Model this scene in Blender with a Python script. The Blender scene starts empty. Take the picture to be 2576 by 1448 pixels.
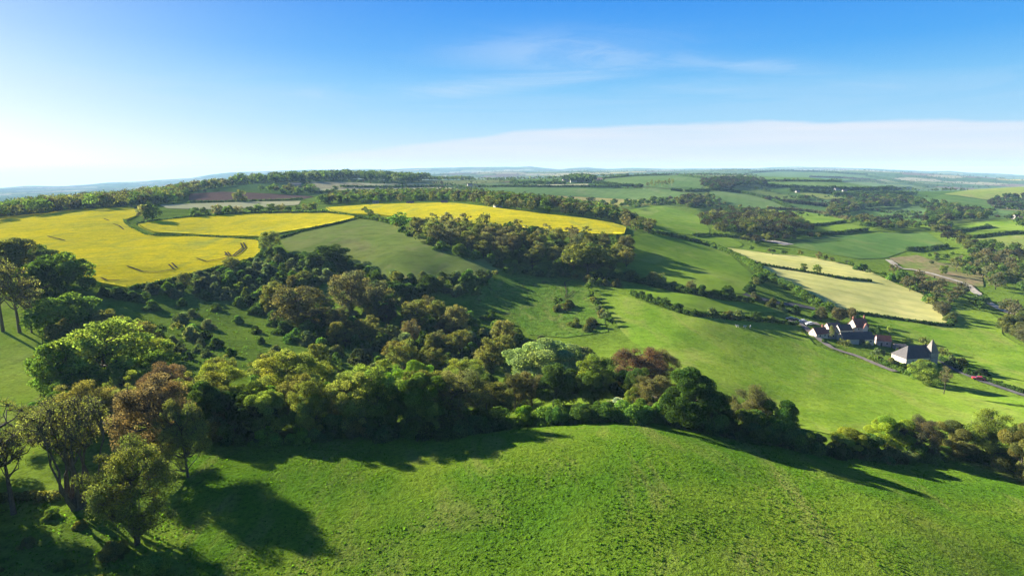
import bpy, math, random
import numpy as np
from mathutils import Vector
R = math.radians
rng = np.random.default_rng(7)
random.seed(7)
sc = bpy.context.scene
COL = sc.collection

# ------------------------------------------------------------------ camera, sky, sun, exposure
CAMZ = 150.0
F = 1550.0                      # focal length for a 2576 px wide frame
PITCH = math.atan(299/1550.0)
cd = bpy.data.cameras.new('camera'); cam = bpy.data.objects.new('camera', cd); COL.objects.link(cam)
cam.location = (0, 0, CAMZ); cam.rotation_euler = (math.pi/2-PITCH, 0, 0)
cd.sensor_width = 36; cd.lens = 36*F/2576; cd.clip_start = 0.5; cd.clip_end = 90000
sc.camera = cam
SUN_EL, SUN_AZ = 19.5, -54.0    # azimuth from +Y, clockwise
sd = Vector((math.sin(R(SUN_AZ))*math.cos(R(SUN_EL)), math.cos(R(SUN_AZ))*math.cos(R(SUN_EL)), math.sin(R(SUN_EL))))
sl = bpy.data.lights.new('sun', 'SUN'); sun = bpy.data.objects.new('sun', sl); COL.objects.link(sun)
sun.rotation_euler = sd.to_track_quat('Z', 'Y').to_euler(); sun.location = (0, 0, 400)
sl.energy = 5.0; sl.angle = R(0.53); sl.color = (1.0, 0.93, 0.79)
sc.view_settings.view_transform = 'Standard'; sc.view_settings.look = 'None'
sc.view_settings.exposure = 2.32; sc.view_settings.gamma = 1
world = bpy.data.worlds.new('World'); sc.world = world; world.use_nodes = True
nt = world.node_tree; N = nt.nodes; L = nt.links
for n in list(N): N.remove(n)
def nd(tree, typ, **kw):
    n = tree.nodes.new(typ)
    for k, v in kw.items():
        if k.startswith('i_'):
            key = k[2:]
            key = int(key) if key.isdigit() else key.replace('_', ' ')
            n.inputs[key].default_value = v
        else: setattr(n, k, v)
    return n
def ramp(tree, pts, interp='LINEAR'):
    r = tree.nodes.new('ShaderNodeValToRGB'); e = r.color_ramp.elements; r.color_ramp.interpolation = interp
    while len(e) > 1: e.remove(e[-1])
    for i, (p, c) in enumerate(pts):
        if not hasattr(c, '__len__'): c = (c, c, c)
        el = e[0] if i == 0 else e.new(p)
        el.position = p; el.color = (*c, 1)
    return r
def mixc(tree, fac, a, b, mode='MIX'):
    m = tree.nodes.new('ShaderNodeMix'); m.data_type = 'RGBA'; m.blend_type = mode
    for s, v in ((0, fac), (6, a), (7, b)):
        if hasattr(v, 'is_output'): tree.links.new(v, m.inputs[s])
        elif s == 0: m.inputs[0].default_value = v
        else: m.inputs[s].default_value = (*v, 1)
    return m.outputs[2]
def math_(tree, op, a, b=None, clamp=False):
    m = tree.nodes.new('ShaderNodeMath'); m.operation = op; m.use_clamp = clamp
    for i, v in enumerate((a, b)):
        if v is None: continue
        if hasattr(v, 'is_output'): tree.links.new(v, m.inputs[i])
        else: m.inputs[i].default_value = v
    return m.outputs[0]
tc = nd(nt, 'ShaderNodeTexCoord')
sep = nd(nt, 'ShaderNodeSeparateXYZ'); L.new(tc.outputs['Generated'], sep.inputs[0])
zc = math_(nt, 'MAXIMUM', sep.outputs[2], 0.004)
cmb = nd(nt, 'ShaderNodeCombineXYZ'); L.new(sep.outputs[0], cmb.inputs[0]); L.new(sep.outputs[1], cmb.inputs[1]); L.new(zc, cmb.inputs[2])
sky = nd(nt, 'ShaderNodeTexSky'); sky.sky_type = 'NISHITA'; sky.sun_disc = False
sky.sun_elevation = R(SUN_EL); sky.sun_rotation = R(SUN_AZ); sky.altitude = 150
sky.air_density = 1.0; sky.dust_density = 0.6; sky.ozone_density = 3.0
L.new(cmb.outputs[0], sky.inputs[0])
# the blue deepens with height and pales towards the sun, as the photograph's air does
az = math_(nt, 'ARCTAN2', sep.outputs[0], sep.outputs[1])          # radians, 0 = straight ahead
hz_ = math_(nt, 'SQRT', math_(nt, 'ADD', math_(nt, 'MULTIPLY', sep.outputs[0], sep.outputs[0]), math_(nt, 'MULTIPLY', sep.outputs[1], sep.outputs[1])))
el = math_(nt, 'ARCTAN2', sep.outputs[2], hz_)
def gauss(v, c, w):
    d = math_(nt, 'DIVIDE', math_(nt, 'SUBTRACT', v, c), w)
    return math_(nt, 'POWER', 2.718, math_(nt, 'MULTIPLY', math_(nt, 'MULTIPLY', d, d), -1))
K = 2.0**sc.view_settings.exposure
def disp(r, g, b): return tuple((((v/255+.055)/1.055)**2.4)/K for v in (r, g, b))
gr = ramp(nt, [(0.0, disp(208,229,246)), (.02, disp(200,227,246)), (.07, disp(160,212,246)), (.12, disp(118,194,245)), (.175, disp(74,168,244)), (.25, disp(48,146,240)), (.6, disp(34,100,196)), (1.0, disp(26,80,165))])
L.new(math_(nt, 'DIVIDE', el, 1.0, clamp=True), gr.inputs[0])
gl = math_(nt, 'MULTIPLY', gauss(az, R(SUN_AZ), R(25)), math_(nt, 'ADD', math_(nt, 'MULTIPLY', math_(nt, 'POWER', 2.718, math_(nt, 'MULTIPLY', math_(nt, 'MAXIMUM', el, 0.0), -6.5)), 1.15), 0.10))
c0 = mixc(nt, math_(nt, 'MINIMUM', gl, 0.97), gr.outputs[0], disp(246,253,255))
nsky = nd(nt, 'ShaderNodeVectorMath', operation='SCALE'); nsky.inputs[3].default_value = 0.06; L.new(sky.outputs[0], nsky.inputs[0])
c0 = mixc(nt, 0.05, c0, nsky.outputs[0])
# clouds in the sky dome: high wisps and a low pale bank
ca = nd(nt, 'ShaderNodeCombineXYZ'); L.new(az, ca.inputs[0]); L.new(el, ca.inputs[1])
wm = nd(nt, 'ShaderNodeMapping'); wm.inputs['Rotation'].default_value = (0, 0, R(-5)); wm.inputs['Scale'].default_value = (1.5, 13, 1); L.new(ca.outputs[0], wm.inputs[0])
wn = nd(nt, 'ShaderNodeTexNoise', i_Scale=2.1, i_Detail=10.0, i_Roughness=0.62, i_Distortion=0.9); L.new(wm.outputs[0], wn.inputs['Vector'])
wr = ramp(nt, [(.42, 0), (.56, .40), (.72, 1)], 'EASE'); L.new(wn.outputs[0], wr.inputs[0])
m1 = math_(nt, 'MULTIPLY', gauss(el, 0.174, 0.026), gauss(az, 0.07, 0.17))
m2 = math_(nt, 'MULTIPLY', gauss(math_(nt, 'SUBTRACT', el, math_(nt, 'MULTIPLY', az, 0.10)), 0.128, 0.014), gauss(az, -0.02, 0.20))
m3 = math_(nt, 'MULTIPLY', gauss(math_(nt, 'ADD', el, math_(nt, 'MULTIPLY', az, 0.10)), 0.180, 0.010), gauss(az, 0.38, 0.12))
wsum = math_(nt, 'ADD', math_(nt, 'MULTIPLY', m1, .8), math_(nt, 'ADD', m2, math_(nt, 'MULTIPLY', m3, .6)), clamp=True)
wf = math_(nt, 'MULTIPLY', math_(nt, 'MULTIPLY', wsum, math_(nt, 'ADD', math_(nt, 'MULTIPLY', wr.outputs[0], .85), .30)), .8)
veil = math_(nt, 'MULTIPLY', math_(nt, 'MULTIPLY', gauss(el, 0.105, 0.03), math_(nt, 'ADD', wr.outputs[0], .3)), .22)
bm = nd(nt, 'ShaderNodeMapping'); bm.inputs['Scale'].default_value = (1, 3.5, 1); L.new(ca.outputs[0], bm.inputs[0])
bn = nd(nt, 'ShaderNodeTexNoise', i_Scale=6.0, i_Detail=6.0, i_Roughness=0.55); L.new(bm.outputs[0], bn.inputs['Vector'])
tr_ = ramp(nt, [(0, .0), (.25, .006/.1), (.3125, .022/.1), (.406, .039/.1), (.5, .060/.1), (.625, .071/.1), (.8125, .0675/.1), (.94, .061/.1), (1, .058/.1)])
L.new(math_(nt, 'DIVIDE', math_(nt, 'ADD', az, .8), 1.6, clamp=True), tr_.inputs[0])
top = math_(nt, 'ADD', math_(nt, 'MULTIPLY', tr_.outputs[0], .1), math_(nt, 'MULTIPLY', math_(nt, 'SUBTRACT', bn.outputs[0], 0.5), 0.018))
bk = math_(nt, 'DIVIDE', math_(nt, 'SUBTRACT', top, el), 0.006, clamp=True)
bs = nd(nt, 'ShaderNodeMapping'); bs.inputs['Scale'].default_value = (1.2, 22, 1); L.new(ca.outputs[0], bs.inputs[0])
bn2 = nd(nt, 'ShaderNodeTexNoise', i_Scale=2.5, i_Detail=6.0, i_Roughness=0.5); L.new(bs.outputs[0], bn2.inputs['Vector'])
br = ramp(nt, [(.3, .5), (.7, .92)]); L.new(bn2.outputs[0], br.inputs[0])
bk = math_(nt, 'MULTIPLY', bk, br.outputs[0])
c1 = mixc(nt, bk, c0, disp(232,238,248))
c2 = mixc(nt, math_(nt, 'MAXIMUM', wf, veil), c1, disp(214,234,252))
bg = nd(nt, 'ShaderNodeBackground', i_Strength=1.0); L.new(c2, bg.inputs[0])
wo = nd(nt, 'ShaderNodeOutputWorld'); L.new(bg.outputs[0], wo.inputs[0])
sc.cycles.max_bounces = 5; sc.cycles.diffuse_bounces = 2; sc.cycles.transmission_bounces = 3; sc.cycles.transparent_max_bounces = 4
sc.cycles.volume_bounces = 0; sc.cycles.use_denoising = True; sc.cycles.denoiser = 'OPENIMAGEDENOISE'; sc.cycles.denoising_prefilter = 'NONE'

# ------------------------------------------------------------------ terrain heights
sp_, cp_ = math.sin(PITCH), math.cos(PITCH)
def pix_dir(px, py):
    u = (np.asarray(px, float)-1288)/F; v = (724-np.asarray(py, float))/F
    return u, cp_+v*sp_, v*cp_-sp_
def pix_polar(px, py):
    x, y, z = pix_dir(px, py); h = np.hypot(x, y)
    return np.arctan2(x, y), z/h
CP = [ # px, py, z : what the photograph shows at that pixel lies at this height
 (1288,1448,97),(700,1448,96),(0,1448,96),(-400,1300,93),(2000,1448,97),(2576,1448,92),(3000,1400,84),
 (1600,1250,99),(1000,1250,96.5),(2200,1250,95),(2576,1250,88),(200,1270,95),(450,1250,95.8),(1600,1070,98),(1300,1090,97.5),
 (1000,1110,96.3),(700,1130,96),(2000,1130,90),(2300,1170,87),(2560,1180,82),(350,1050,94),(100,950,91),(-300,900,91),
 (1900,1040,74),(2200,1070,66),(2576,1080,60),
 (1700,970,82),(1450,1000,87),(1150,1000,87),(800,1000,88),(550,980,89),(500,880,87),(300,850,89),(0,780,93),(-300,720,96),
 (700,850,85),(950,850,82),(1200,830,80),(1400,800,81),(1540,850,80),(1700,830,72),(1900,900,62),(2100,960,57),(2300,1000,52),(2576,1010,46),
 (300,735,94),(450,760,88),(700,740,86),(900,730,86),(1100,730,86),(1300,700,87),(1500,730,84),
 (650,640,97),(500,690,96),(0,620,102),(0,550,106),(300,525,110),(500,600,100),(600,545,106),(890,550,107),
 (800,620,101),(1000,640,101),(1050,690,96),(1200,680,94),(1290,668,93),(1000,570,105),
 (1100,512,114),(900,520,111),(1300,530,113),(1570,580,104),(1400,600,101),(1300,640,96),(1550,680,88),(1500,640,94),
 (1640,590,96),(1700,680,80),(1880,720,70),(1880,690,72),(1750,610,86),(1720,745,75),(1930,775,58),(1760,545,86),(1650,520,92),(1800,600,78),
 (2030,830,50),(2150,860,46),(2290,930,44),(2450,950,42),(2576,960,40),(2100,775,52),(2380,815,40),(2345,765,44),(2576,880,36),
 (1820,625,72),(2000,640,68),(2200,690,60),(2050,700,62),(2250,650,56),(2100,590,72),(2330,585,68),(2380,640,58),(2450,700,46),(2560,780,36),(2650,700,42),
 (2500,620,66),(2576,590,76),(2576,530,88),(2400,550,74),(2250,540,76),(2400,500,98),(2480,475,112),(2576,466,116),(2750,470,116),
 (2100,560,80),(1980,540,86),(1900,520,90),(1800,500,100),(1690,500,104),(1750,447,128),(1650,441,130),(1500,475,112),(1300,474,112),(1300,490,106),(1500,500,96),
 (1500,520,94),(1350,510,108),(1900,560,80),(1950,600,72),
 (1600,460,120),(1850,470,112),(1932,455,118),(2050,440,134),(2100,460,114),(2200,470,104),(2300,485,92),(2350,470,70),
 (700,490,112),(480,510,110),(850,478,115),(1000,470,116),(1150,468,112),(1150,480,108),
 (400,490,112),(200,520,108),(0,530,104),(600,462,124),(850,450,128),(950,455,126),(1100,455,110),(1300,455,106),(1450,450,110),
]
CD = [ # px (at horizon row), distance, z : behind crests and far away
 (1600,160,88),(1300,150,86),(-400,800,80),(0,820,97),(300,900,104),(0,1600,-10),(300,1800,10),(600,2200,70),
 (-600,3000,-60),(0,4000,-70),(0,7000,-60),(300,5000,-40),(300,8000,-50),(640,5000,0),(640,9000,0),
 (900,3000,60),(900,6000,50),(1200,3000,80),(1200,6000,80),(1500,3000,90),(1500,6000,95),(1800,3000,128),(1800,6000,135),(2050,3400,100),(2000,6000,140),
 (2200,3500,90),(2200,6000,110),(2450,2500,40),(2450,5000,60),(2700,2500,60),(2700,6000,40),(2480,1500,70),(2650,1500,70),
 (-600,12000,-100),(0,13000,-250),(640,15000,-40),(1288,15000,60),(1800,15000,120),(2576,15000,-60),(3000,15000,-100),
]
pa, pr, pz = [], [], []
for px, py, z in CP:
    if px > 1600 and 545 < py < 1110 and z < 95: z = 95-(95-z)*.48
    a, t = pix_polar(px, py); r = (z-CAMZ)/t if t < -1e-4 else 9000
    pa.append(a); pr.append(r); pz.append(z)
for px, r, z in CD:
    a, t = pix_polar(px, 425); pa.append(a); pr.append(r); pz.append(z)
pa = np.array(pa, float); pl = np.log(np.array(pr, float)); pz = np.array(pz, float)
KA = 1.6
def _phi(d2): return np.where(d2 > 1e-12, 0.5*d2*np.log(np.maximum(d2, 1e-12)), 0)
P_ = np.c_[pa*KA, pl]; n_ = len(P_)
K_ = _phi(((P_[:, None]-P_[None])**2).sum(-1)) + np.eye(n_)*1.2e-2
A_ = np.zeros((n_+3, n_+3)); A_[:n_, :n_] = K_; A_[:n_, n_:] = np.c_[np.ones(n_), P_]; A_[n_:, :n_] = A_[:n_, n_:].T
W_ = np.linalg.solve(A_, np.r_[pz, 0, 0, 0])
def tps(a, l):
    out = np.empty(a.size); a = a.ravel()*KA; l = l.ravel()
    for s in range(0, a.size, 40000):
        q = np.c_[a[s:s+40000], l[s:s+40000]]
        d2 = ((q[:, None]-P_[None])**2).sum(-1)
        out[s:s+40000] = _phi(d2)@W_[:n_] + W_[n_] + q@W_[n_+1:]
    return out
# rows: equal steps in the picture near by, 2 % steps far away
rr = [6.0]
while rr[-1] < 16000:
    r = rr[-1]; th = math.atan(54.0/r)
    rr.append(r*(1+min(0.018, 0.0018/(math.sin(th)*math.cos(th)))) if r > 50 else r*1.12)
rr = np.array(rr); LR = np.log(rr)
az_f = np.arange(-56, 56.0001, 0.088)
AZ = np.radians(np.r_[np.arange(-180, -56, 3.1), az_f, np.arange(58, 180.1, 3.05)]); AZ[0] = -math.pi; AZ[-1] = math.pi
def vnoise(x, y, seed, octs=4):
    r_ = np.random.default_rng(seed); o = 0; amp = 1
    for k in range(octs):
        g = r_.random((64, 64))
        xi = np.floor(x).astype(int); yi = np.floor(y).astype(int); fx = x-xi; fy = y-yi
        fx = fx*fx*(3-2*fx); fy = fy*fy*(3-2*fy)
        a = g[xi % 64, yi % 64]; b = g[(xi+1) % 64, yi % 64]; c = g[xi % 64, (yi+1) % 64]; d = g[(xi+1) % 64, (yi+1) % 64]
        o = o+amp*((a*(1-fx)+b*fx)*(1-fy)+(c*(1-fx)+d*fx)*fy-0.5); amp *= .5; x = x*2.03+7; y = y*2.03+3
    return o
GA, GR = np.meshgrid(AZ, rr, indexing='ij')
tp = tps(np.clip(GA, R(-52), R(52)), np.log(np.clip(GR, 70, 15000))).reshape(GA.shape)
wb = np.clip((np.abs(GA)-R(52))/R(45), 0, 1); wb = wb*wb*(3-2*wb)
base = 92-40*np.clip(np.log(GR/100)/5, 0, 1)
HZ = tp*(1-wb)+base*wb
GX = GR*np.sin(GA); GY = GR*np.cos(GA)
HZ = HZ + vnoise(GX/45, GY/45, 3, 3)*1.3*np.clip(GR/120, .3, 1)*np.clip((900-GR)/600, 0.0, 1)
# long ridges that close the view
def ridge(r0, r1, f):   # f(px)-> py of the skyline, blended in between distances
    global HZ
    pxs = 1288+F*np.tan(np.clip(GA, R(-50), R(50)))*cp_ / (1)   # near the horizon row
    pyy = f(pxs); t = -(pyy-425)/F*cp_
    zt = CAMZ + GR*t/np.sqrt(1+np.tan(np.clip(GA, R(-50), R(50)))**2)
    c = (r0+r1)/2; w = np.exp(-((np.log(GR)-math.log(c))/(0.5*math.log(r1/r0)))**2)
    HZ = np.where(GR > r0*.6, np.maximum(HZ, HZ*(1-w)+zt*w), HZ)
far_px = [-500,0,100,200,300,400,500,600,700,800,870,920,1000,1050,1100,1160,1200,1300,1330,1370,1400,1470,1520,1600,1700,1800,1870,1960,2060,2150,2250,2350,2450,2576,3000]
far_py = [490,476,467,468,459,455,447,435,430,426,427,425,426,424,422,420,421,420,418,423,425,421,424,423,424,422,424,419,421,424,430,430,436,442,455]
fn = lambda p: np.interp(p, far_px, far_py) + np.interp(p, np.linspace(-600, 3200, 90), np.random.default_rng(2).normal(0, .7, 90))
ridge(8500, 12500, fn)
mid_px = [-500,0,300,600,900,1200,1400,1600,1800,2000,2150,2300,2450,2576,3000]
mid_py = [510,498,487,470,447,434,432,430,428,428,430,437,446,452,470]
ridge(4600, 6000, lambda p: np.interp(p, mid_px, mid_py)+np.interp(p, np.linspace(-600, 3200, 60), np.random.default_rng(4).normal(0, 1.0, 60)))
# the sheet falls away past the last ridge
HZ = np.where(GR > 11000, HZ-(GR-11000)*0.09, HZ)
def gidx(x, y):
    a = np.arctan2(x, y); l = np.log(np.maximum(np.hypot(x, y), 6.001))
    ia = np.clip(np.searchsorted(AZ, a)-1, 0, len(AZ)-2); ir = np.clip(np.searchsorted(LR, l)-1, 0, len(LR)-2)
    return ia, ir, (a-AZ[ia])/(AZ[ia+1]-AZ[ia]), (np.exp(l)-rr[ir])/(rr[ir+1]-rr[ir])
def hgt(x, y):
    x = np.asarray(x, float); y = np.asarray(y, float)
    ia, ir, fa, fr = gidx(x, y)
    return (HZ[ia, ir]*(1-fa)+HZ[ia+1, ir]*fa)*(1-fr)+(HZ[ia, ir+1]*(1-fa)+HZ[ia+1, ir+1]*fa)*fr
def ground(px, py):
    """where the line of sight through a point of the photograph meets the land"""
    a, t = pix_polar(px, py); a = float(a); t = float(t)
    ia = int(np.clip(np.searchsorted(AZ, a)-1, 0, len(AZ)-2)); fa = (a-AZ[ia])/(AZ[ia+1]-AZ[ia])
    prof = HZ[ia]*(1-fa)+HZ[ia+1]*fa; e = (prof-CAMZ)/rr
    ok = rr > 20
    i = np.argmax((e >= t) & ok)
    if not ((e >= t) & ok).any():
        i = int(np.argmax(np.where(ok, e, -9))); r = rr[i]
    else:
        f = (t-e[i-1])/(e[i]-e[i-1]+1e-12); r = rr[i-1]+(rr[i]-rr[i-1])*min(max(f, 0), 1)
    x, y = r*math.sin(a), r*math.cos(a)
    return x, y, float(hgt(x, y))
def depth(x, y, z): return y*cp_-(z-CAMZ)*sp_
def to_pix(x, y, z):
    d = depth(x, y, z); return 1288+F*x/d, 724-F*((z-CAMZ)*cp_+y*sp_)/d

# ------------------------------------------------------------------ mesh helpers
def tag(o, label=None, cat=None, group=None, kind=None):
    if label: o['label'] = label
    if cat: o['category'] = cat
    if group: o['group'] = group
    if kind: o['kind'] = kind
    return o
def mesh_np(name, V, faces, mats, mat_idx=None, smooth=False, col=None):
    """faces: (m,k) array or a list of such arrays"""
    me = bpy.data.meshes.new(name)
    if not isinstance(faces, list): faces = [faces]
    faces = [np.asarray(f, np.int32) for f in faces if len(f)]
    tot = sum(f.size for f in faces); nf = sum(len(f) for f in faces)
    me.vertices.add(len(V)); me.vertices.foreach_set('co', np.asarray(V, np.float32).ravel())
    me.loops.add(tot); me.loops.foreach_set('vertex_index', np.concatenate([f.ravel() for f in faces]))
    me.polygons.add(nf)
    sizes = np.concatenate([np.full(len(f), f.shape[1]) for f in faces])
    me.polygons.foreach_set('loop_start', np.r_[0, np.cumsum(sizes)[:-1]].astype(np.int32))
    if mat_idx is not None: me.polygons.foreach_set('material_index', np.asarray(mat_idx, np.int32))
    me.polygons.foreach_set('use_smooth', np.full(nf, smooth))
    for m in (mats if isinstance(mats, (list, tuple)) else [mats]): me.materials.append(m)
    if col is not None:
        at = me.color_attributes.new('col', 'FLOAT_COLOR', 'POINT')
        c = np.ones((len(V), 4), np.float32); c[:, :3] = col; at.data.foreach_set('color', c.ravel())
    me.update(calc_edges=True); me.validate(clean_customdata=False)
    return me
def link(name, me, parent=None, loc=None):
    o = bpy.data.objects.new(name, me); COL.objects.link(o)
    if parent: o.parent = parent
    if loc is not None: o.location = loc
    return o
def empty(name, loc=(0, 0, 0), rz=0):
    o = bpy.data.objects.new(name, None); COL.objects.link(o); o.location = loc; o.rotation_euler = (0, 0, rz); o.empty_display_size = .5
    return o

# ------------------------------------------------------------------ materials
def new_mat(name):
    m = bpy.data.materials.new(name); m.use_nodes = True; t = m.node_tree
    for n in list(t.nodes): t.nodes.remove(n)
    out = t.nodes.new('ShaderNodeOutputMaterial'); return m, t, out
def noise(t, vec, scale, detail=3, rough=.55, dist=0):
    n = nd(t, 'ShaderNodeTexNoise', i_Scale=scale, i_Detail=float(detail), i_Roughness=rough, i_Distortion=float(dist)); t.links.new(vec, n.inputs['Vector']); return n.outputs[0]
def land_mat(name, a, b, c=None, patch=.02, tuft=.5, tuftamp=.35, bump=.4, rows=None, attr=False, streak=None, micro=0.0):
    """a, b, c: colours of the plants in large patches; tuft: size of tussocks; rows: (angle, spacing, strength) of drilling"""
    m, t, out = new_mat(name)
    geo = nd(t, 'ShaderNodeNewGeometry'); P = geo.outputs['Position']
    n1 = noise(t, P, patch, 4, .6, .6)
    r1 = ramp(t, [(.38, 0), (.62, 1)]); t.links.new(n1, r1.inputs[0])
    col = mixc(t, r1.outputs[0], a, b)
    if attr:
        at = nd(t, 'ShaderNodeAttribute', attribute_name='col')
        col = mixc(t, 1.0, at.outputs['Color'], mixc(t, r1.outputs[0], (.85, .85, .9), (1.2, 1.15, 1.0)), 'MULTIPLY')
    if c:
        mp = nd(t, 'ShaderNodeMapping'); mp.inputs['Rotation'].default_value = (0, 0, R(streak or 20)); mp.inputs['Scale'].default_value = (1, .35, 1); t.links.new(P, mp.inputs[0])
        n2 = noise(t, mp.outputs[0], patch*2.7, 5, .65, 1.0); r2 = ramp(t, [(.5, 0), (.68, .85)]); t.links.new(n2, r2.inputs[0])
        col = mixc(t, r2.outputs[0], col, c)
    nm = noise(t, P, .085, 5, .7, .4); rm = ramp(t, [(.3, (.80, .84, .85)), (.5, (1, 1, 1)), (.7, (1.16, 1.10, 1.12))]); t.links.new(nm, rm.inputs[0])
    col = mixc(t, 1.0, col, rm.outputs[0], 'MULTIPLY')
    n3 = noise(t, P, tuft, 4, .65)
    r3 = ramp(t, [(.3, 1-tuftamp*1.4), (.5, 1.0), (.72, 1+tuftamp*.6)]); t.links.new(n3, r3.inputs[0])
    col = mixc(t, 1.0, col, r3.outputs[0], 'MULTIPLY')
    if rows:
        ang, spacing, amp = rows
        mp = nd(t, 'ShaderNodeMapping'); mp.inputs['Rotation'].default_value = (0, 0, R(ang)); t.links.new(P, mp.inputs[0])
        wv = nd(t, 'ShaderNodeTexWave', i_Scale=.314/spacing, i_Distortion=1.5, i_Detail=3.0, i_Detail_Scale=.6); t.links.new(mp.outputs[0], wv.inputs[0])
        rw = ramp(t, [(0, 1-amp), (.25, 1), (1, 1+amp*.3)]); t.links.new(wv.outputs[1], rw.inputs[0])
        col = mixc(t, 1.0, col, rw.outputs[0], 'MULTIPLY')
    hgtv = n3
    if micro:
        n4 = noise(t, P, micro, 3, .7); hgtv = math_(t, 'ADD', n3, math_(t, 'MULTIPLY', n4, .5))
        r4 = ramp(t, [(.3, .78), (.7, 1.18)]); t.links.new(n4, r4.inputs[0]); col = mixc(t, 1.0, col, r4.outputs[0], 'MULTIPLY')
    bp = nd(t, 'ShaderNodeBump', i_Strength=1.0, i_Distance=bump); t.links.new(hgtv, bp.inputs['Height'])
    d = nd(t, 'ShaderNodeBsdfDiffuse', i_Roughness=.6); t.links.new(col, d.inputs[0]); t.links.new(bp.outputs[0], d.inputs['Normal'])
    t.links.new(d.outputs[0], out.inputs[0])
    return m
def leaf_mat(name, trans=.35, amp=.45):
    m, t, out = new_mat(name)
    oi = nd(t, 'ShaderNodeObjectInfo'); at = nd(t, 'ShaderNodeAttribute', attribute_name='col')
    col = mixc(t, 1.0, mixc(t, 1.0, oi.outputs['Color'], (1.58, 1.68, 1.52), 'MULTIPLY'), at.outputs['Color'], 'MULTIPLY')
    d = nd(t, 'ShaderNodeBsdfDiffuse', i_Roughness=.5); t.links.new(col, d.inputs[0])
    tr = nd(t, 'ShaderNodeBsdfTranslucent'); t.links.new(mixc(t, 1.0, col, (1.15, 1.1, .55), 'MULTIPLY'), tr.inputs[0])
    mx = nd(t, 'ShaderNodeMixShader', i_0=trans); t.links.new(d.outputs[0], mx.inputs[1]); t.links.new(tr.outputs[0], mx.inputs[2])
    t.links.new(mx.outputs[0], out.inputs[0]); return m
def plain(name, c, rough=.7, nscale=2.0, amp=.25, spec=.3, metallic=0):
    m, t, out = new_mat(name)
    geo = nd(t, 'ShaderNodeNewGeometry'); n = noise(t, geo.outputs['Position'], nscale, 4, .6)
    r = ramp(t, [(.3, 1-amp), (.7, 1+amp*.5)]); t.links.new(n, r.inputs[0])
    col = mixc(t, 1.0, c, r.outputs[0], 'MULTIPLY')
    b = nd(t, 'ShaderNodeBsdfPrincipled', i_Roughness=rough, i_Metallic=float(metallic)); b.inputs['Specular IOR Level'].default_value = spec
    t.links.new(col, b.inputs[0]); t.links.new(b.outputs[0], out.inputs[0]); return m
LEAF = leaf_mat('leaves', .5)
BARK = plain('bark', (.085, .072, .052), .9, 3.0, .4, .1)
BARK_PALE = plain('pale_bark', (.26, .21, .15), .9, 3.0, .3, .1)

M_GROUND = land_mat('rough_grass', (.06, .105, .018), (.12, .16, .028), patch=.02, tuft=.5, tuftamp=.3, bump=.45, attr=True, micro=1.7)
def gm(name, a, b, c=None, **k): return land_mat(name, a, b, c, **k)
GREEN_A, GREEN_B = (.055, .115, .012), (.105, .165, .018)
# ------------------------------------------------------------------ fields (outlines read off the photograph, laid on the land)
def densify(pts, step=12):
    out = []
    for (a, b) in zip(pts, pts[1:]+pts[:1]):
        n = max(1, int(math.hypot(b[0]-a[0], b[1]-a[1])/step))
        for k in range(n): out.append((a[0]+(b[0]-a[0])*k/n, a[1]+(b[1]-a[1])*k/n))
    return out
def world_poly(pts):
    return np.array([ground(px, py)[:2] for px, py in densify(pts)])
def inside(poly, x, y):
    c = np.zeros(x.shape, bool); n = len(poly); j = n-1
    for i in range(n):
        xi, yi = poly[i]; xj, yj = poly[j]
        if yi != yj:
            m = ((yi > y) != (yj > y)) & (x < (xj-xi)*(y-yi)/(yj-yi)+xi); c ^= m
        j = i
    return c
def nearest_on(poly, x, y):
    a = poly; b = np.roll(poly, -1, 0); q = np.c_[x, y]
    ab = b-a; den = (ab**2).sum(1)+1e-9
    bx = np.empty((len(q), 2))
    for s in range(0, len(q), 4000):
        qq = q[s:s+4000]
        t = np.clip(((qq[:, None]-a[None])*ab[None]).sum(-1)/den, 0, 1)
        p = a[None]+t[..., None]*ab[None]; d = ((p-qq[:, None])**2).sum(-1); k = d.argmin(1)
        bx[s:s+4000] = p[np.arange(len(qq)), k]
    return bx
fine0, fine1 = int(np.searchsorted(AZ, R(-55.9))), int(np.searchsorted(AZ, R(55.9)))
NF = [0]
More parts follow.
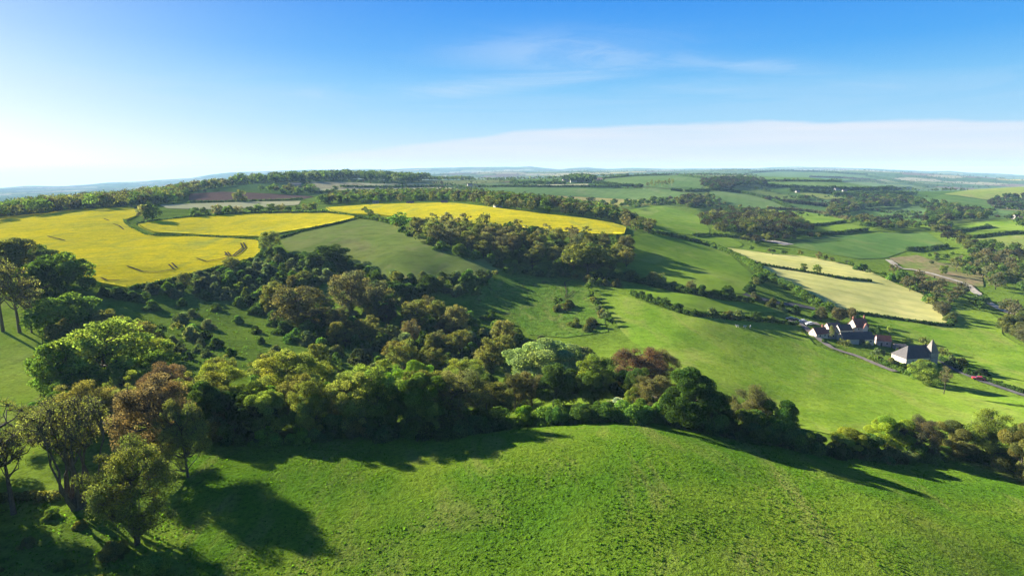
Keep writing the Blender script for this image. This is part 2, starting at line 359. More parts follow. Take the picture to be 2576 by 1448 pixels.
def sheet(name, pts, mat, label, cat='field', off=.06, crop=0.0, kind='structure', group=None, parent=None):
    poly = world_poly(pts); NF[0] += 1
    lo = poly.min(0)-1; hi = poly.max(0)+1
    sel = (GX > lo[0]) & (GX < hi[0]) & (GY > lo[1]) & (GY < hi[1])
    ins = np.zeros(GX.shape, bool); ins[sel] = inside(poly, GX[sel], GY[sel])
    ins[:fine0] = False; ins[fine1:] = False
    f = ins[:-1, :-1] | ins[1:, :-1] | ins[:-1, 1:] | ins[1:, 1:]
    ia, ir = np.nonzero(f)
    nr = GX.shape[1]; q = np.c_[ia*nr+ir, ia*nr+ir+1, (ia+1)*nr+ir+1, (ia+1)*nr+ir]
    used, inv = np.unique(q, return_inverse=True); F4 = inv.reshape(q.shape)
    x = GX.ravel()[used].copy(); y = GY.ravel()[used].copy(); isin = ins.ravel()[used]
    out = ~isin
    if out.any():
        nb = nearest_on(poly, x[out], y[out]); x[out] = nb[:, 0]; y[out] = nb[:, 1]
    z = hgt(x, y)+off+np.hypot(x, y)*.00035+NF[0]*.004+crop
    V = np.c_[x, y, z]; faces = [F4]
    if crop > .2:    # a standing crop has an edge
        e = np.concatenate([F4[:, [0, 1]], F4[:, [1, 2]], F4[:, [2, 3]], F4[:, [3, 0]]])
        es = np.sort(e, 1); _, idx, cnt = np.unique(es[:, 0].astype(np.int64)*len(V)+es[:, 1], return_index=True, return_counts=True)
        be = e[idx[cnt == 1]]; low = V.copy(); low[:, 2] -= crop+.3
        faces.append(np.c_[be[:, 0], be[:, 1], be[:, 1]+len(V), be[:, 0]+len(V)]); V = np.r_[V, low]
    me = mesh_np(name, V, faces, mat, smooth=True)
    o = link(name, me, parent)
    tag(o, label, cat if not parent else None, group, kind)
    return o
FIELDS = {}
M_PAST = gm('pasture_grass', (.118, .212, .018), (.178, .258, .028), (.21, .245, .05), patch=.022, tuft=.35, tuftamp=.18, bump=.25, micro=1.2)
M_PAINTED_LIT = gm('pasture_grass_painted_sunny', (.165, .255, .026), (.21, .285, .036), (.24, .28, .06), patch=.02, tuft=.3, tuftamp=.2, bump=.25, micro=1.2)  # paler copy of the pasture grass, sunlit brightness put into its colour
M_PAST2 = gm('pasture_grass_far', (.115, .20, .020), (.16, .24, .026), (.20, .25, .05), patch=.012, tuft=.12, tuftamp=.14, bump=.3, streak=60)
M_NEAR = gm('near_meadow_grass', (.080, .175, .012), (.138, .208, .018), (.185, .208, .045), patch=.030, tuft=1.15, tuftamp=.30, bump=.6, micro=3.2)
M_OLIVE = gm('grazed_grass', (.150, .205, .040), (.175, .21, .05), (.20, .20, .07), patch=.02, tuft=.12, tuftamp=.15, bump=.3, streak=70)
M_COMB = gm('combe_grass', (.09, .175, .02), (.12, .20, .025), (.18, .20, .05), patch=.05, tuft=.30, tuftamp=.35, bump=.9, micro=1.0)
M_RAPE = gm('rapeseed_flowers', (.64, .52, .012), (.52, .45, .020), (.37, .38, .045), patch=.016, tuft=.18, tuftamp=.12, bump=.25, rows=(62, 9, .09), streak=75, micro=.7)
M_PALE = gm('ripening_barley', (.43, .42, .12), (.49, .46, .155), (.37, .39, .10), patch=.01, tuft=.1, tuftamp=.06, bump=.1, rows=(-62, 14, .09), streak=-40)
M_SOIL = gm('ploughed_soil', (.105, .066, .052), (.13, .083, .062), patch=.01, tuft=.3, tuftamp=.2, bump=.3, rows=(30, 8, .1))
M_STUB = gm('pale_stubble', (.33, .33, .17), (.40, .38, .20), patch=.01, tuft=.1, tuftamp=.08, bump=.1)
M_WHEAT = gm('young_wheat', (.070, .140, .030), (.095, .165, .035), (.14, .18, .05), patch=.012, tuft=.1, tuftamp=.10, bump=.2, rows=(-20, 16, .07), streak=-70)
M_WHEAT2 = gm('young_wheat_light', (.10, .175, .045), (.13, .20, .055), (.16, .21, .07), patch=.006, tuft=.05, tuftamp=.08, bump=.2, rows=(20, 20, .06))
M_SAND = gm('bare_sandy_ground', (.22, .18, .085), (.13, .18, .035), (.27, .18, .11), patch=.03, tuft=.25, tuftamp=.25, bump=.3)
M_CHALK = gm('chalky_track', (.45, .40, .31), (.37, .32, .24), patch=.05, tuft=.5, tuftamp=.45, bump=.1)
M_ROAD = gm('asphalt', (.085, .082, .080), (.11, .105, .10), patch=.1, tuft=1.0, tuftamp=.15, bump=.02)
M_YARD = gm('gravel_drive', (.19, .165, .135), (.24, .205, .17), patch=.1, tuft=1.0, tuftamp=.15, bump=.02)
M_MUD = gm('trodden_soil', (.07, .055, .035), (.10, .08, .05), patch=.1, tuft=1.0, tuftamp=.3, bump=.1)

RAPE1 = [(-420,600),(-300,575),(0,547),(100,539),(175,529),(312,522),(337,525),(344,545),(314,556),(316,565),(332,574),(370,594),(385,596),(500,597),(600,602),(648,608),(657,627),(659,637),(644,651),(550,676),(425,708),(325,729),(250,715),(150,675),(0,625),(-420,620)]
sheet('rapeseed_crop', RAPE1, M_RAPE, 'largest yellow rapeseed crop, curving round behind the left trees', 'crop', crop=1.1, kind='stuff')
sheet('rapeseed_crop', [(345,566),(400,557),(480,549),(560,544),(644,540),(819,539),(890,546),(895,549),(856,560),(794,573),(711,587),(655,598),(560,596),(450,590),(388,587),(365,578)], M_RAPE, 'yellow rapeseed crop enclosed by thin dark hedges above the hedge corner', 'crop', crop=1.1, kind='stuff')
sheet('rapeseed_crop', [(820,524),(956,516),(1081,513),(1119,512),(1169,516),(1288,531),(1388,543),(1463,551),(1538,563),(1575,575),(1570,592),(1513,592),(1400,584),(1288,574),(1200,566),(1080,556),(1000,548),(950,543),(880,540),(835,533)], M_RAPE, 'orange yellow rapeseed crop on the crest behind the brown wood', 'crop', crop=1.1, kind='stuff')
Fd = sheet
Fd('field', [(704,604),(757,586),(856,565),(899,551),(944,555),(1019,575),(1069,602),(1144,632),(1288,668),(1310,675),(1200,692),(1100,705),(1000,702),(940,690),(880,668),(790,650),(720,630)], M_OLIVE, 'dull olive grazed field sloping between the rapeseed and the brown wood')
Fd('field', [(1552,605),(1633,585),(1700,597),(1763,612),(1838,642),(1893,692),(1893,702),(1873,740),(1800,733),(1713,722),(1613,690),(1540,660),(1520,630)], M_PAST2, 'bright green pasture crossed by long tree shadows right of the brown wood')
Fd('field', [(1575,532),(1625,517),(1658,517),(1713,530),(1758,545),(1785,577),(1783,592),(1713,589),(1633,577),(1600,552)], M_PAST2, 'rounded green pasture left of the dark brown copse')
Fd('field', [(1738,595),(1783,596),(1838,599),(1870,615),(1863,622),(1820,622),(1760,607)], M_PAST2, 'small green pasture wedge below the dark brown copse')
Fd('field', [(1190,478),(1220,472),(1288,472),(1400,473),(1550,476),(1640,474),(1690,479),(1760,495),(1690,503),(1600,503),(1500,498),(1400,492),(1288,490),(1230,485)], M_WHEAT2, 'long pale green crop field lying across the middle distance')
Fd('field', [(1518,451),(1600,444),(1700,442),(1763,450),(1770,466),(1760,478),(1700,475),(1640,471),(1560,469),(1495,462)], M_WHEAT2, 'yellowish green hilltop field around a short row of trees')
Fd('field', [(1785,481),(1850,485),(1932,503),(1990,528),(1932,530),(1880,524),(1800,510),(1790,500)], M_WHEAT2, 'sloping pale green field right of the hilltop copse')
Fd('field', [(1932,528),(2032,534),(2125,553),(2045,567),(1970,543)], M_PAST2, 'green field above the dark copse edge, under the valley hedge')
Fd('field', [(2055,572),(2130,562),(2182,576),(2107,589),(2057,585)], M_PAST2, 'small green field behind the big striped green field')
Fd('field', [(2165,529),(2230,526),(2322,550),(2307,565),(2232,560),(2190,545)], M_WHEAT, 'bluish green crop field enclosed by brown trees in the valley')
Fd('field', [(1965,608),(2107,593),(2232,586),(2332,585),(2382,620),(2280,632),(2227,650),(2157,652),(2020,626),(1985,618)], M_WHEAT, 'broad bluish green crop field with faint stripes above the pale field')
Fd('field', [(1806,621),(1932,638),(2032,646),(2107,661),(2182,681),(2257,716),(2320,741),(2345,766),(2387,812),(2357,815),(2182,789),(2082,777),(2007,727),(1932,682),(1900,667),(1860,642)], M_PALE, 'pale yellow striped barley field, kite shaped, above the hamlet', crop=.15)
Fd('field', [(2370,489),(2457,476),(2576,469),(2750,470),(2750,510),(2576,507),(2482,503),(2407,492)], M_OLIVE, 'pale olive hilltop field at the right edge skyline')
Fd('field', [(2317,504),(2370,491),(2482,505),(2510,535),(2472,543),(2382,527),(2322,520)], M_WHEAT, 'deep green field on the slope of the right hill')
Fd('field', [(2395,575),(2500,554),(2576,546),(2650,550),(2650,580),(2500,580),(2395,584)], M_PAST2, 'bright green field below the right hill beside white cottages')
Fd('field', [(2450,601),(2576,592),(2700,590),(2700,640),(2576,634),(2500,618)], M_OLIVE, 'dull green field at the right edge behind the dark wood')
Fd('sandy_ground', [(2232,650),(2307,642),(2382,667),(2400,652),(2420,642),(2470,692),(2475,722),(2420,718),(2350,700),(2290,677)], M_SAND, 'bare tan and reddish ground of the old quarry', cat='bare ground')
Fd('field', [(2382,772),(2482,782),(2520,807),(2520,842),(2576,875),(2980,960),(2980,1080),(2576,984),(2482,966),(2370,900),(2257,852),(2200,820),(2150,790),(2230,800),(2357,822),(2398,820)], M_PAST, 'bright green pasture wrapping round the hamlet and pale field')
Fd('field', [(1503,734),(1553,738),(1650,772),(1738,797),(1900,807),(2008,820),(2050,868),(2157,911),(2290,948),(2382,968),(2480,985),(2576,1005),(2980,1095),(2980,1215),(2650,1140),(2400,1100),(2100,1095),(2000,1075),(1900,1040),(1800,990),(1700,920),(1590,860),(1563,833),(1530,780)], M_PAST, 'broad sunlit pasture falling from the hedge to the hamlet lane')
Fd('field', [(1553,720),(1620,722),(1720,740),(1900,768),(1950,777),(1990,785),(1900,787),(1760,783),(1680,762),(1600,740)], M_PAST2, 'narrow light green strip field between two hedges')
Fd('field', [(1190,765),(1230,705),(1300,698),(1400,710),(1480,728),(1510,780),(1530,835),(1420,850),(1330,842),(1290,800)], M_COMB, 'rough bright green hollow with wheel tracks beyond the scrub')
NEAR = [(470,1150),(800,1115),(1200,1090),(1500,1065),(1620,1058),(1720,1070),(1850,1100),(2000,1135),(2250,1168),(2450,1152),(2500,1155),(2600,1185),(2950,1260),(2950,1800),(600,1800),(500,1500),(450,1300)]
Fd('meadow', NEAR, M_NEAR, 'big tussocky green meadow filling the lower half of the view', cat='meadow')
Fd('field', [(-300,690),(0,680),(90,700),(110,790),(105,850),(110,900),(100,1000),(110,1130),(180,1220),(120,1250),(0,1255),(-300,1250)], M_PAINTED_LIT, 'bright yellow green pasture seen between the trunks at the left edge')
Fd('ploughed_field', [(475,488),(560,483),(644,486),(720,490),(790,495),(760,502),(644,506),(475,510)], M_SOIL, 'dark purplish ploughed field behind the yellow crops')
Fd('field', [(400,516),(475,513),(644,508),(757,506),(750,516),(644,523),(520,527),(420,525)], M_STUB, 'pale cream strip field in front of the ploughed field')
Fd('field', [(776,473),(860,477),(944,476),(1119,471),(1155,475),(1119,484),(1000,480),(870,484),(800,481)], M_STUB, 'pale tan strip field behind the hedgerow trees')
Fd('field', [(880,459),(936,463),(1040,461),(1150,467),(1060,469),(940,470)], M_STUB, 'thin pale field beyond the tan strip')
Fd('field', [(1290,452),(1400,449),(1500,452),(1480,460),(1420,464),(1300,465)], M_WHEAT, 'flat green field before the dark farmstead')
Fd('field', [(1320,466),(1420,464),(1480,463),(1480,469),(1400,470)], M_STUB, 'pale tan patch of field below the dark farmstead')
Fd('field', [(1890,436),(1960,432),(2060,434),(2180,442),(2240,450),(2180,455),(2040,455),(1932,455),(1885,445)], M_WHEAT, 'dark green far hill field near the skyline')
Fd('field', [(1890,458),(2040,458),(2180,459),(2290,473),(2180,478),(2100,475),(1990,478),(1932,470)], M_WHEAT2, 'greyish green far field on the broad right slope')
Fd('field', [(1990,482),(2060,487),(2130,499),(2080,503),(2030,494)], M_OLIVE, 'small yellowish field on the far right slope')

# ---- the ground sheet: one mesh, with a patchwork of farmland in the distance
def patch_cells(x, y):
    ang = .35; u = (x*math.cos(ang)+y*math.sin(ang))/300; v = (-x*math.sin(ang)+y*math.cos(ang))/210
    iu = np.floor(u).astype(int); iv = np.floor(v).astype(int)
    jr = np.random.default_rng(11).random((128, 128, 2)); best = np.full(x.shape, 9e9); sec = best.copy(); bid = np.zeros(x.shape, int)
    for a in (-1, 0, 1):
        for b in (-1, 0, 1):
            cu = (iu+a) % 128; cv = (iv+b) % 128
            d = np.hypot(u-(iu+a+.1+.8*jr[cu, cv, 0]), v-(iv+b+.1+.8*jr[cu, cv, 1])); i = cu*128+cv
            nb = d < best; sec = np.where(nb, best, np.minimum(sec, d)); bid = np.where(nb, i, bid); best = np.minimum(best, d)
    return bid, (sec-best)*230
PAL = np.array([(.075,.14,.035),(.10,.165,.04),(.055,.11,.035),(.13,.18,.05),(.17,.20,.07),(.085,.15,.05),(.29,.27,.16),(.06,.12,.03),(.12,.17,.045),(.16,.12,.09),(.34,.30,.10),(.10,.15,.06)])
bid, ed = patch_cells(GX, GY)
pc = PAL[np.random.default_rng(5).integers(0, len(PAL), 128*128)[bid]]
rough = np.array([.115, .185, .022])
w = np.clip((GR-900)/200, 0, 1)[..., None]
gc = rough*(1-w)+pc*w
dk = (np.clip((GR-900)/200, 0, 1)*np.clip(1-ed/(6+GR*.0015), 0, 1))[..., None]
gc = gc*(1-dk)+np.array([.035, .06, .02])*dk
na, nr_ = GX.shape
ii, jj = np.meshgrid(np.arange(na-1), np.arange(nr_-1), indexing='ij'); ii = ii.ravel(); jj = jj.ravel()
Q = np.c_[ii*nr_+jj, ii*nr_+jj+1, (ii+1)*nr_+jj+1, (ii+1)*nr_+jj]
VG = np.c_[GX.ravel(), GY.ravel(), HZ.ravel()]
cz = float(HZ[:, 0].mean()); VG = np.r_[VG, [[0, 0, cz]]]; ci = len(VG)-1
tri = np.c_[np.full(na-1, ci), np.arange(na-1)*nr_, np.arange(1, na)*nr_]
gme = mesh_np('ground', VG, [Q, tri], M_GROUND, smooth=True, col=np.r_[gc.reshape(-1, 3), [rough]])
go = link('ground', gme); tag(go, 'rolling green farmland reaching to the skyline', None, None, 'structure')

# ------------------------------------------------------------------ plants
def quads(cen, nrm, size, rg):
    """one leaf-clump card per centre"""
    n = len(cen); t = rg.normal(size=(n, 3)); t -= (t*nrm).sum(1, keepdims=True)*nrm; t /= np.linalg.norm(t, axis=1, keepdims=True)+1e-9
    b = np.cross(nrm, t); s = size*(.65+.7*rg.random((n, 1))); a = s*(.55+.45*rg.random((n, 1)))
    V = np.stack([cen-t*s*.5-b*a*.3, cen+t*s*.1-b*a*.55, cen+t*s*.5+b*a*.2, cen-t*s*.15+b*a*.55], 1).reshape(-1, 3)
    return V, np.arange(4*n).reshape(n, 4)
def clump_leaves(C, rad, n, size, rg, shell=.72, up=.12, rnd=.6, hue=.1, amp=.28, squash=.8):
    w = rad**2; k = rg.choice(len(C), n, p=w/w.sum()); u = rg.normal(size=(n, 3)); u /= np.linalg.norm(u, axis=1, keepdims=True)
    flip = (u[:, 2] < -.35) & (rg.random(n) < .6); u[flip, 2] *= -1
    d = shell+(1.08-shell)*rg.random((n, 1))**.7
    pos = C[k]+u*rad[k][:, None]*d*np.array([1, 1, squash])
    nn = u+rg.normal(size=(n, 3))*rnd; nn[:, 2] += up; nn /= np.linalg.norm(nn, axis=1, keepdims=True)
    V, Fq = quads(pos, nn, size, rg)
    cb = 1+amp*(rg.random(len(C))-.5)*2; ch = hue*rg.normal(size=len(C))
    lb = cb[k]*(1+.22*rg.normal(size=n)); lb = np.clip(lb, .35, 1.9)
    c = np.c_[lb*(1+ch[k]), lb*(1+ch[k]*.25), lb*(1-ch[k]*.5)]
    return V, Fq, np.clip(np.repeat(c, 4, 0), .05, 3)
def tubes(paths, sides=5):
    """paths: list of (points (k,3), radii (k)) -> tapered tubes in one mesh"""
    V, Fq = [], []; off = 0
    for P, r in paths:
        P = np.asarray(P, float); k = len(P); d = np.gradient(P, axis=0); d /= np.linalg.norm(d, axis=1, keepdims=True)+1e-9
        ref = np.array([.3, .9, .1]) if abs(d[0, 2]) > .7 else np.array([0, 0, 1.])
        a = np.cross(d, ref); a /= np.linalg.norm(a, axis=1, keepdims=True)+1e-9; b = np.cross(d, a)
        th = np.arange(sides)*2*math.pi/sides
        ring = P[:, None]+(a[:, None]*np.cos(th)[None, :, None]+b[:, None]*np.sin(th)[None, :, None])*np.asarray(r)[:, None, None]
        V.append(ring.reshape(-1, 3)); i = np.arange(k-1)[:, None]*sides+np.arange(sides)[None]; j = np.arange(k-1)[:, None]*sides+(np.arange(sides)[None]+1) % sides
        Fq.append(np.stack([i, j, j+sides, i+sides], -1).reshape(-1, 4)+off); off += k*sides
    return np.concatenate(V), np.concatenate(Fq)
def bend(p, q, rg, k=4, w=.12, r0=.2, r1=.03):
    p = np.asarray(p, float); q = np.asarray(q, float); t = np.linspace(0, 1, k)[:, None]; P = p+(q-p)*t
    l = np.linalg.norm(q-p); P[1:-1] += rg.normal(size=(k-2, 3))*w*l*.5; P[1:-1, 2] -= l*.06
    return P, np.linspace(r0, r1, k)
# kind: nclump, clump radius, leaf amount, envelope, trunk fraction, twigs ...
KIND = {
 'dense':  dict(nc=44, cr=.27, cov=3.0, low=.03, tr=.06, shape='round', rnd=.55, amp=.30),
 'spring': dict(nc=70, cr=.20, cov=1.3, low=.08, tr=.10, shape='round', rnd=.8, amp=.28, twigs=5),
 'bud':    dict(nc=72, cr=.20, cov=.85, low=.08, tr=.10, shape='round', rnd=.9, amp=.30, twigs=10),
 'bare':   dict(nc=50, cr=.17, cov=.20, low=.38, tr=.20, shape='vase', rnd=1.0, amp=.3, twigs=12),
 'stems':  dict(nc=70, cr=.16, cov=.26, low=.46, tr=.10, shape='vase', rnd=1.0, amp=.3, twigs=13, stems=12),
 'slim':   dict(nc=30, cr=.26, cov=.8, low=.30, tr=.2, shape='slim', rnd=.9, amp=.25, twigs=8),
 'willow': dict(nc=60, cr=.22, cov=2.6, low=.05, tr=.1, shape='dome', rnd=.7, amp=.16),
 'bush':   dict(nc=24, cr=.33, cov=3.0, low=.02, tr=.02, shape='bush', rnd=.6, amp=.32),
 'conifer':dict(nc=30, cr=.30, cov=3.0, low=.04, tr=.05, shape='cone', rnd=.6, amp=.2),
}
def proto(kind, lod, seed):
    """meshes (crown, trunk) of a 12 m tall, 11 m wide plant (a bush: 5 m by 6 m)"""
    K_ = KIND[kind]; rg = np.random.default_rng(abs(hash((len(kind), ord(kind[1]), lod, seed))) % 99991)
    H, Rm = (5.0, 3.1) if kind == 'bush' else (12.0, 5.6)
    leaf = {0: .24, 1: .42, 2: .85}[lod]*({'bush': .8, 'bare': .50, 'stems': .50, 'bud': .60, 'spring': .70, 'dense': .9}.get(kind, 1) if lod < 2 or kind == 'bush' else 1)
    low = K_['low']*H; nc = K_['nc'] if lod < 2 else max(10, K_['nc']//2)
    C = []
    while len(C) < nc:
        u = rg.normal(size=3); u /= np.linalg.norm(u); f = rg.uniform(.45, 1)**.5 if rg.random() < .85 else rg.uniform(.1, .6)
        s = K_['shape']; zc = (H+low)/2; rz = (H-low)/2; r = Rm
        if u[2] < 0 and s in ('dome', 'bush'): u[2] *= .5
        x, y, z = u*f
        if s == 'slim': r = Rm*.8
        if s == 'cone': z = rg.uniform(-1, 1); rad = (1-z)/2*.95; a = rg.uniform(0, 6.28); x, y = rad*math.cos(a), rad*math.sin(a); r = Rm
        if s == 'vase': r = Rm*(.68+.38*(z+1)/2)
        if s == 'round': r = r*(1+.45*max(0, -z)*(1.2 if kind == 'dense' else .6))
        if s == 'bush':
            z = abs(z); C.append((x*r*.84, y*r*.84, .2+z*H*.76)); continue
        C.append((x*r*.82, y*r*.82, zc+z*rz*.86))
    C = np.array(C); C[:, :2] += rg.normal(size=(nc, 2))*.35
    rad = K_['cr']*Rm*(.65+.7*rg.random(nc))*(1.25 if lod == 2 else 1)
    if K_['shape'] == 'cone': rad *= .35+.8*(1-(C[:, 2]-low)/(H-low))
    if K_['shape'] == 'bush': C[:, 2] = np.maximum(C[:, 2], rad*.5)
    n = int(K_['cov']*(4*math.pi*rad**2).sum()*.42/(leaf*leaf*.62)); n = min(n, {0: 52000, 1: 14000, 2: 1500}[lod])
    V, Fq, c = clump_leaves(C, rad, n, leaf, rg, shell=.35 if kind in ('bud', 'bare', 'stems', 'spring', 'slim') else .7, rnd=K_['rnd'], amp=K_['amp'])
    V[:, 2] = np.maximum(V[:, 2], .02)
    crown = (V, Fq, c)
    if kind == 'bush' and lod > 0: return crown, None
    paths = []; th = K_['tr']*H
    if K_.get('stems'):
        tops = []
        for s in range(K_['stems']):
            a = s*6.28/K_['stems']+rg.uniform(-.3, .3); q = np.array([math.cos(a)*Rm*rg.uniform(.25, .7), math.sin(a)*Rm*rg.uniform(.25, .7), H*rg.uniform(.6, .8)])
            p = np.array([math.cos(a)*.45, math.sin(a)*.45, -.3]); P, r = bend(p, q, rg, 6, .08, .24, .05); paths.append((P, r)); tops.append(P)
        tops = np.concatenate([t[2:] for t in tops])
        paths.append((np.array([[0, 0, -.4], [0, 0, .5], [0, 0, 1.3]]), np.array([1.0, .85, .5])))
    else:
        lean = rg.normal(size=2)*.35; P = np.array([[0, 0, -.5], [lean[0]*.3, lean[1]*.3, th], [lean[0], lean[1], H*.45], [lean[0]*1.3, lean[1]*1.3, H*.78]])
        r0 = .36 if kind != 'bush' else .16
        paths.append((P, np.array([r0*1.15, r0*.85, r0*.5, r0*.15]))); tops = P[1:]
        tops = np.concatenate([tops, (tops[:-1]+tops[1:])/2])
    if lod < 2:
        for i in range(nc):
            if K_.get('stems') or kind in ('bare', 'bud', 'spring', 'slim') or rg.random() < .5:
                cand = tops[tops[:, 2] < C[i, 2]+.5]; cand = cand if len(cand) else tops[:1]
                p = cand[np.argmin(np.linalg.norm(cand-C[i]-np.array([0, 0, -1.5]), axis=1))]
                paths.append(bend(p, C[i], rg, 4, .14, .11 if lod == 0 else .13, .035))
        nt_ = K_.get('twigs', 0)*(1 if lod == 0 else .45)
        for i in range(nc):
            for k in range(int(nt_)):
                u = rg.normal(size=3); u[2] = abs(u[2])*.8; u /= np.linalg.norm(u)
                a = C[i]-u*rad[i]*.3; paths.append((np.array([a, C[i]+u*rad[i]*.45+rg.normal(size=3)*.15, C[i]+u*rad[i]*1.25]), np.array([.035, .025, .012])*(1.0 if lod == 0 else 1.7)))
    Vt, Ft = tubes(paths, 6 if lod == 0 else 4 if lod == 1 else 3)
    return crown, (Vt, Ft)
PROTO = {}
def get_proto(kind, lod, var):
    k = (kind, lod, var)
    if k not in PROTO:
        cr, tr = proto(kind, lod, var)
        tm = BARK_PALE if kind in ('slim',) else BARK
        if lod == 2 and tr is not None:      # far trees: crown and trunk in one small mesh
            V = np.r_[cr[0], tr[0]]; me = mesh_np(kind+'_tree', V, [cr[1], tr[1]+len(cr[0])], [LEAF, tm], mat_idx=np.r_[np.zeros(len(cr[1])), np.ones(len(tr[1]))], col=np.r_[cr[2], np.ones((len(tr[0]), 3))])
            PROTO[k] = (me, None)
        else:
            me = mesh_np(kind+'_crown', cr[0], cr[1], LEAF, col=cr[2])
            PROTO[k] = (me, mesh_np(kind+'_trunk', tr[0], tr[1], tm, smooth=True) if tr is not None else None)
    return PROTO[k]
TINT = {
 'dark': ((.040, .070, .018), 'dark green'), 'green': ((.068, .112, .024), 'mid green'), 'bright': ((.095, .160, .020), 'bright green'),
 'lime': ((.130, .170, .036), 'yellow green'), 'yellow': ((.18, .205, .030), 'golden yellow'), 'olive': ((.100, .108, .034), 'olive'),
 'dusk': ((.042, .038, .026), 'dark brown'),
 'tan': ((.132, .130, .056), 'tan'), 'brown': ((.092, .087, .048), 'brown'), 'russet': ((.092, .062, .040), 'reddish brown'),
 'grey': ((.085, .110, .052), 'grey green'), 'pale': ((.155, .180, .075), 'pale green'), 'white': ((.20, .22, .17), 'white blossomed'),
}
REG = []      # things waiting for an ordinal label
NAMES = {'dense': 'broadleaf_tree', 'spring': 'ash_tree', 'bud': 'oak_tree', 'bare': 'bare_tree', 'stems': 'coppiced_tree', 'slim': 'poplar_tree', 'willow': 'willow_tree', 'bush': 'bush', 'conifer': 'conifer_tree'}
LOOK = {'dense': 'dense leafy tree', 'spring': 'airy young-leafed tree', 'bud': 'twiggy budding tree', 'bare': 'nearly bare tree', 'stems': 'many-stemmed tree', 'slim': 'slender tree', 'willow': 'soft domed willow', 'bush': 'bush', 'conifer': 'conical evergreen'}
NT = [0]
BQ = []
def plant_at(x, y, z, h, w, kind, tint, label=None, where=None, group=None, lod=None, jit=.16, wy=None, now=False):
    D = math.hypot(x, y)
    if kind == 'bush' and not now:
        BQ.append((w*h/D**2*(100 if label else 1), (x, y, z, h, w, kind, tint, label, where, group))); return
    NT[0] += 1
    if lod is None: lod = 0 if D < 185 else (1 if D < 430 else 2)
    nv = {0: 3, 1: 3, 2: 4}[lod]
    cm, tm = get_proto(kind, lod, random.randrange(nv))
    thorn = kind == 'bush' and tint in ('grey', 'pale', 'white'); H0, W0 = (5.0, 6.6) if kind == 'bush' else (12.4, 11.6)
    s = (w/W0, (wy or w)/W0, h/H0); c = np.array(TINT[tint][0])*(1+jit*rng.normal())*(1+.05*rng.normal(size=3)); c = np.clip(c, .008, .6)
    rz = random.uniform(0, 6.28)
    if tm is None:
        o = link((NAMES[kind] if not thorn else 'hawthorn'), cm); o.location = (x, y, z-.1); o.rotation_euler = (0, 0, rz); root = o
        o.scale = s; o.color = (*c, 1)
    else:
        root = empty('hawthorn' if thorn else NAMES[kind], (x, y, z-.1), rz); root.scale = s
        a = link('crown', cm, root); a.color = (*c, 1); link('trunk', tm, root)
    cat = 'hawthorn' if thorn else 'bush' if kind == 'bush' else 'tree'
    tag(root, label, cat, group)
    if not label: REG.append((root, '%s %s' % (TINT[tint][1], 'hawthorn' if thorn else LOOK[kind]), where, to_pix(x, y, z)[0]))
    return root
def plant(px, py, hpx, wpx, kind, tint, label=None, **k):
    """base at a point of the photograph's land, with the height and width it shows"""
    x, y, z = ground(px, py); v = (724-(py-hpx))/F
    h = y*(v*cp_-sp_)/(cp_+v*sp_)+CAMZ-z; w = wpx/F*depth(x, y, z)
    return plant_at(x, y, z, max(h, 1.0), w, kind, tint, label, **k)
def pick(mix):
    r = random.uniform(0, sum(m[-1] for m in mix)); 
    for m in mix:
        r -= m[-1]
        if r <= 0: return m
    return mix[-1]
TAKEN = []
def scatter(poly_px, spacing, mix, where, group, nmax=400, avoid=None, cap=None):
    """mix: (kind, tint, hmin, hmax, width/height, weight)"""
    poly = world_poly(poly_px); lo, hi = poly.min(0), poly.max(0); pts = []; tries = 0; tot = 0
    while tries < 9000 and tot < nmax:
        tries += 1; p = rng.uniform(lo, hi)
        if not inside(poly, p[:1], p[1:])[0]: continue
        if pts and min((p[0]-q[0])**2+(p[1]-q[1])**2 for q in pts) < spacing**2: continue
        z = float(hgt(p[0], p[1]))
        u, v = to_pix(p[0], p[1], z)
        if u < -160 or u > 2736: continue
        pts.append(p); tot += 1; m = pick(mix); h = random.uniform(m[2], m[3])
        plant_at(p[0], p[1], z, h, h*m[4]*random.uniform(.85, 1.2), m[0], m[1], where=where, group=group)
    return len(pts)
def along(line_px, spacing, mix, where, group, jitter=1.2):
    P = [np.array(ground(*p)) for p in densify_open(line_px)]
    acc = 0; nxt = spacing*.5
    for a, b in zip(P, P[1:]):
        l = np.linalg.norm((b-a)[:2])
        while acc+l > nxt:
            q = a+(b-a)*((nxt-acc)/l); m = pick(mix); h = random.uniform(m[2], m[3]); q[:2] += rng.normal(size=2)*jitter
            plant_at(q[0], q[1], float(hgt(q[0], q[1])), h, h*m[4]*random.uniform(.85, 1.2), m[0], m[1], where=where, group=group)
            nxt += spacing*random.uniform(.75, 1.3)
        acc += l
def densify_open(pts, step=10):
    out = []
    for a, b in zip(pts, pts[1:]):
        n = max(1, int(math.hypot(b[0]-a[0], b[1]-a[1])/step))
        for k in range(n): out.append((a[0]+(b[0]-a[0])*k/n, a[1]+(b[1]-a[1])*k/n))
    return out+[pts[-1]]
def world_line(line_px):
    P = np.array([ground(*p) for p in densify_open(line_px)]); return P
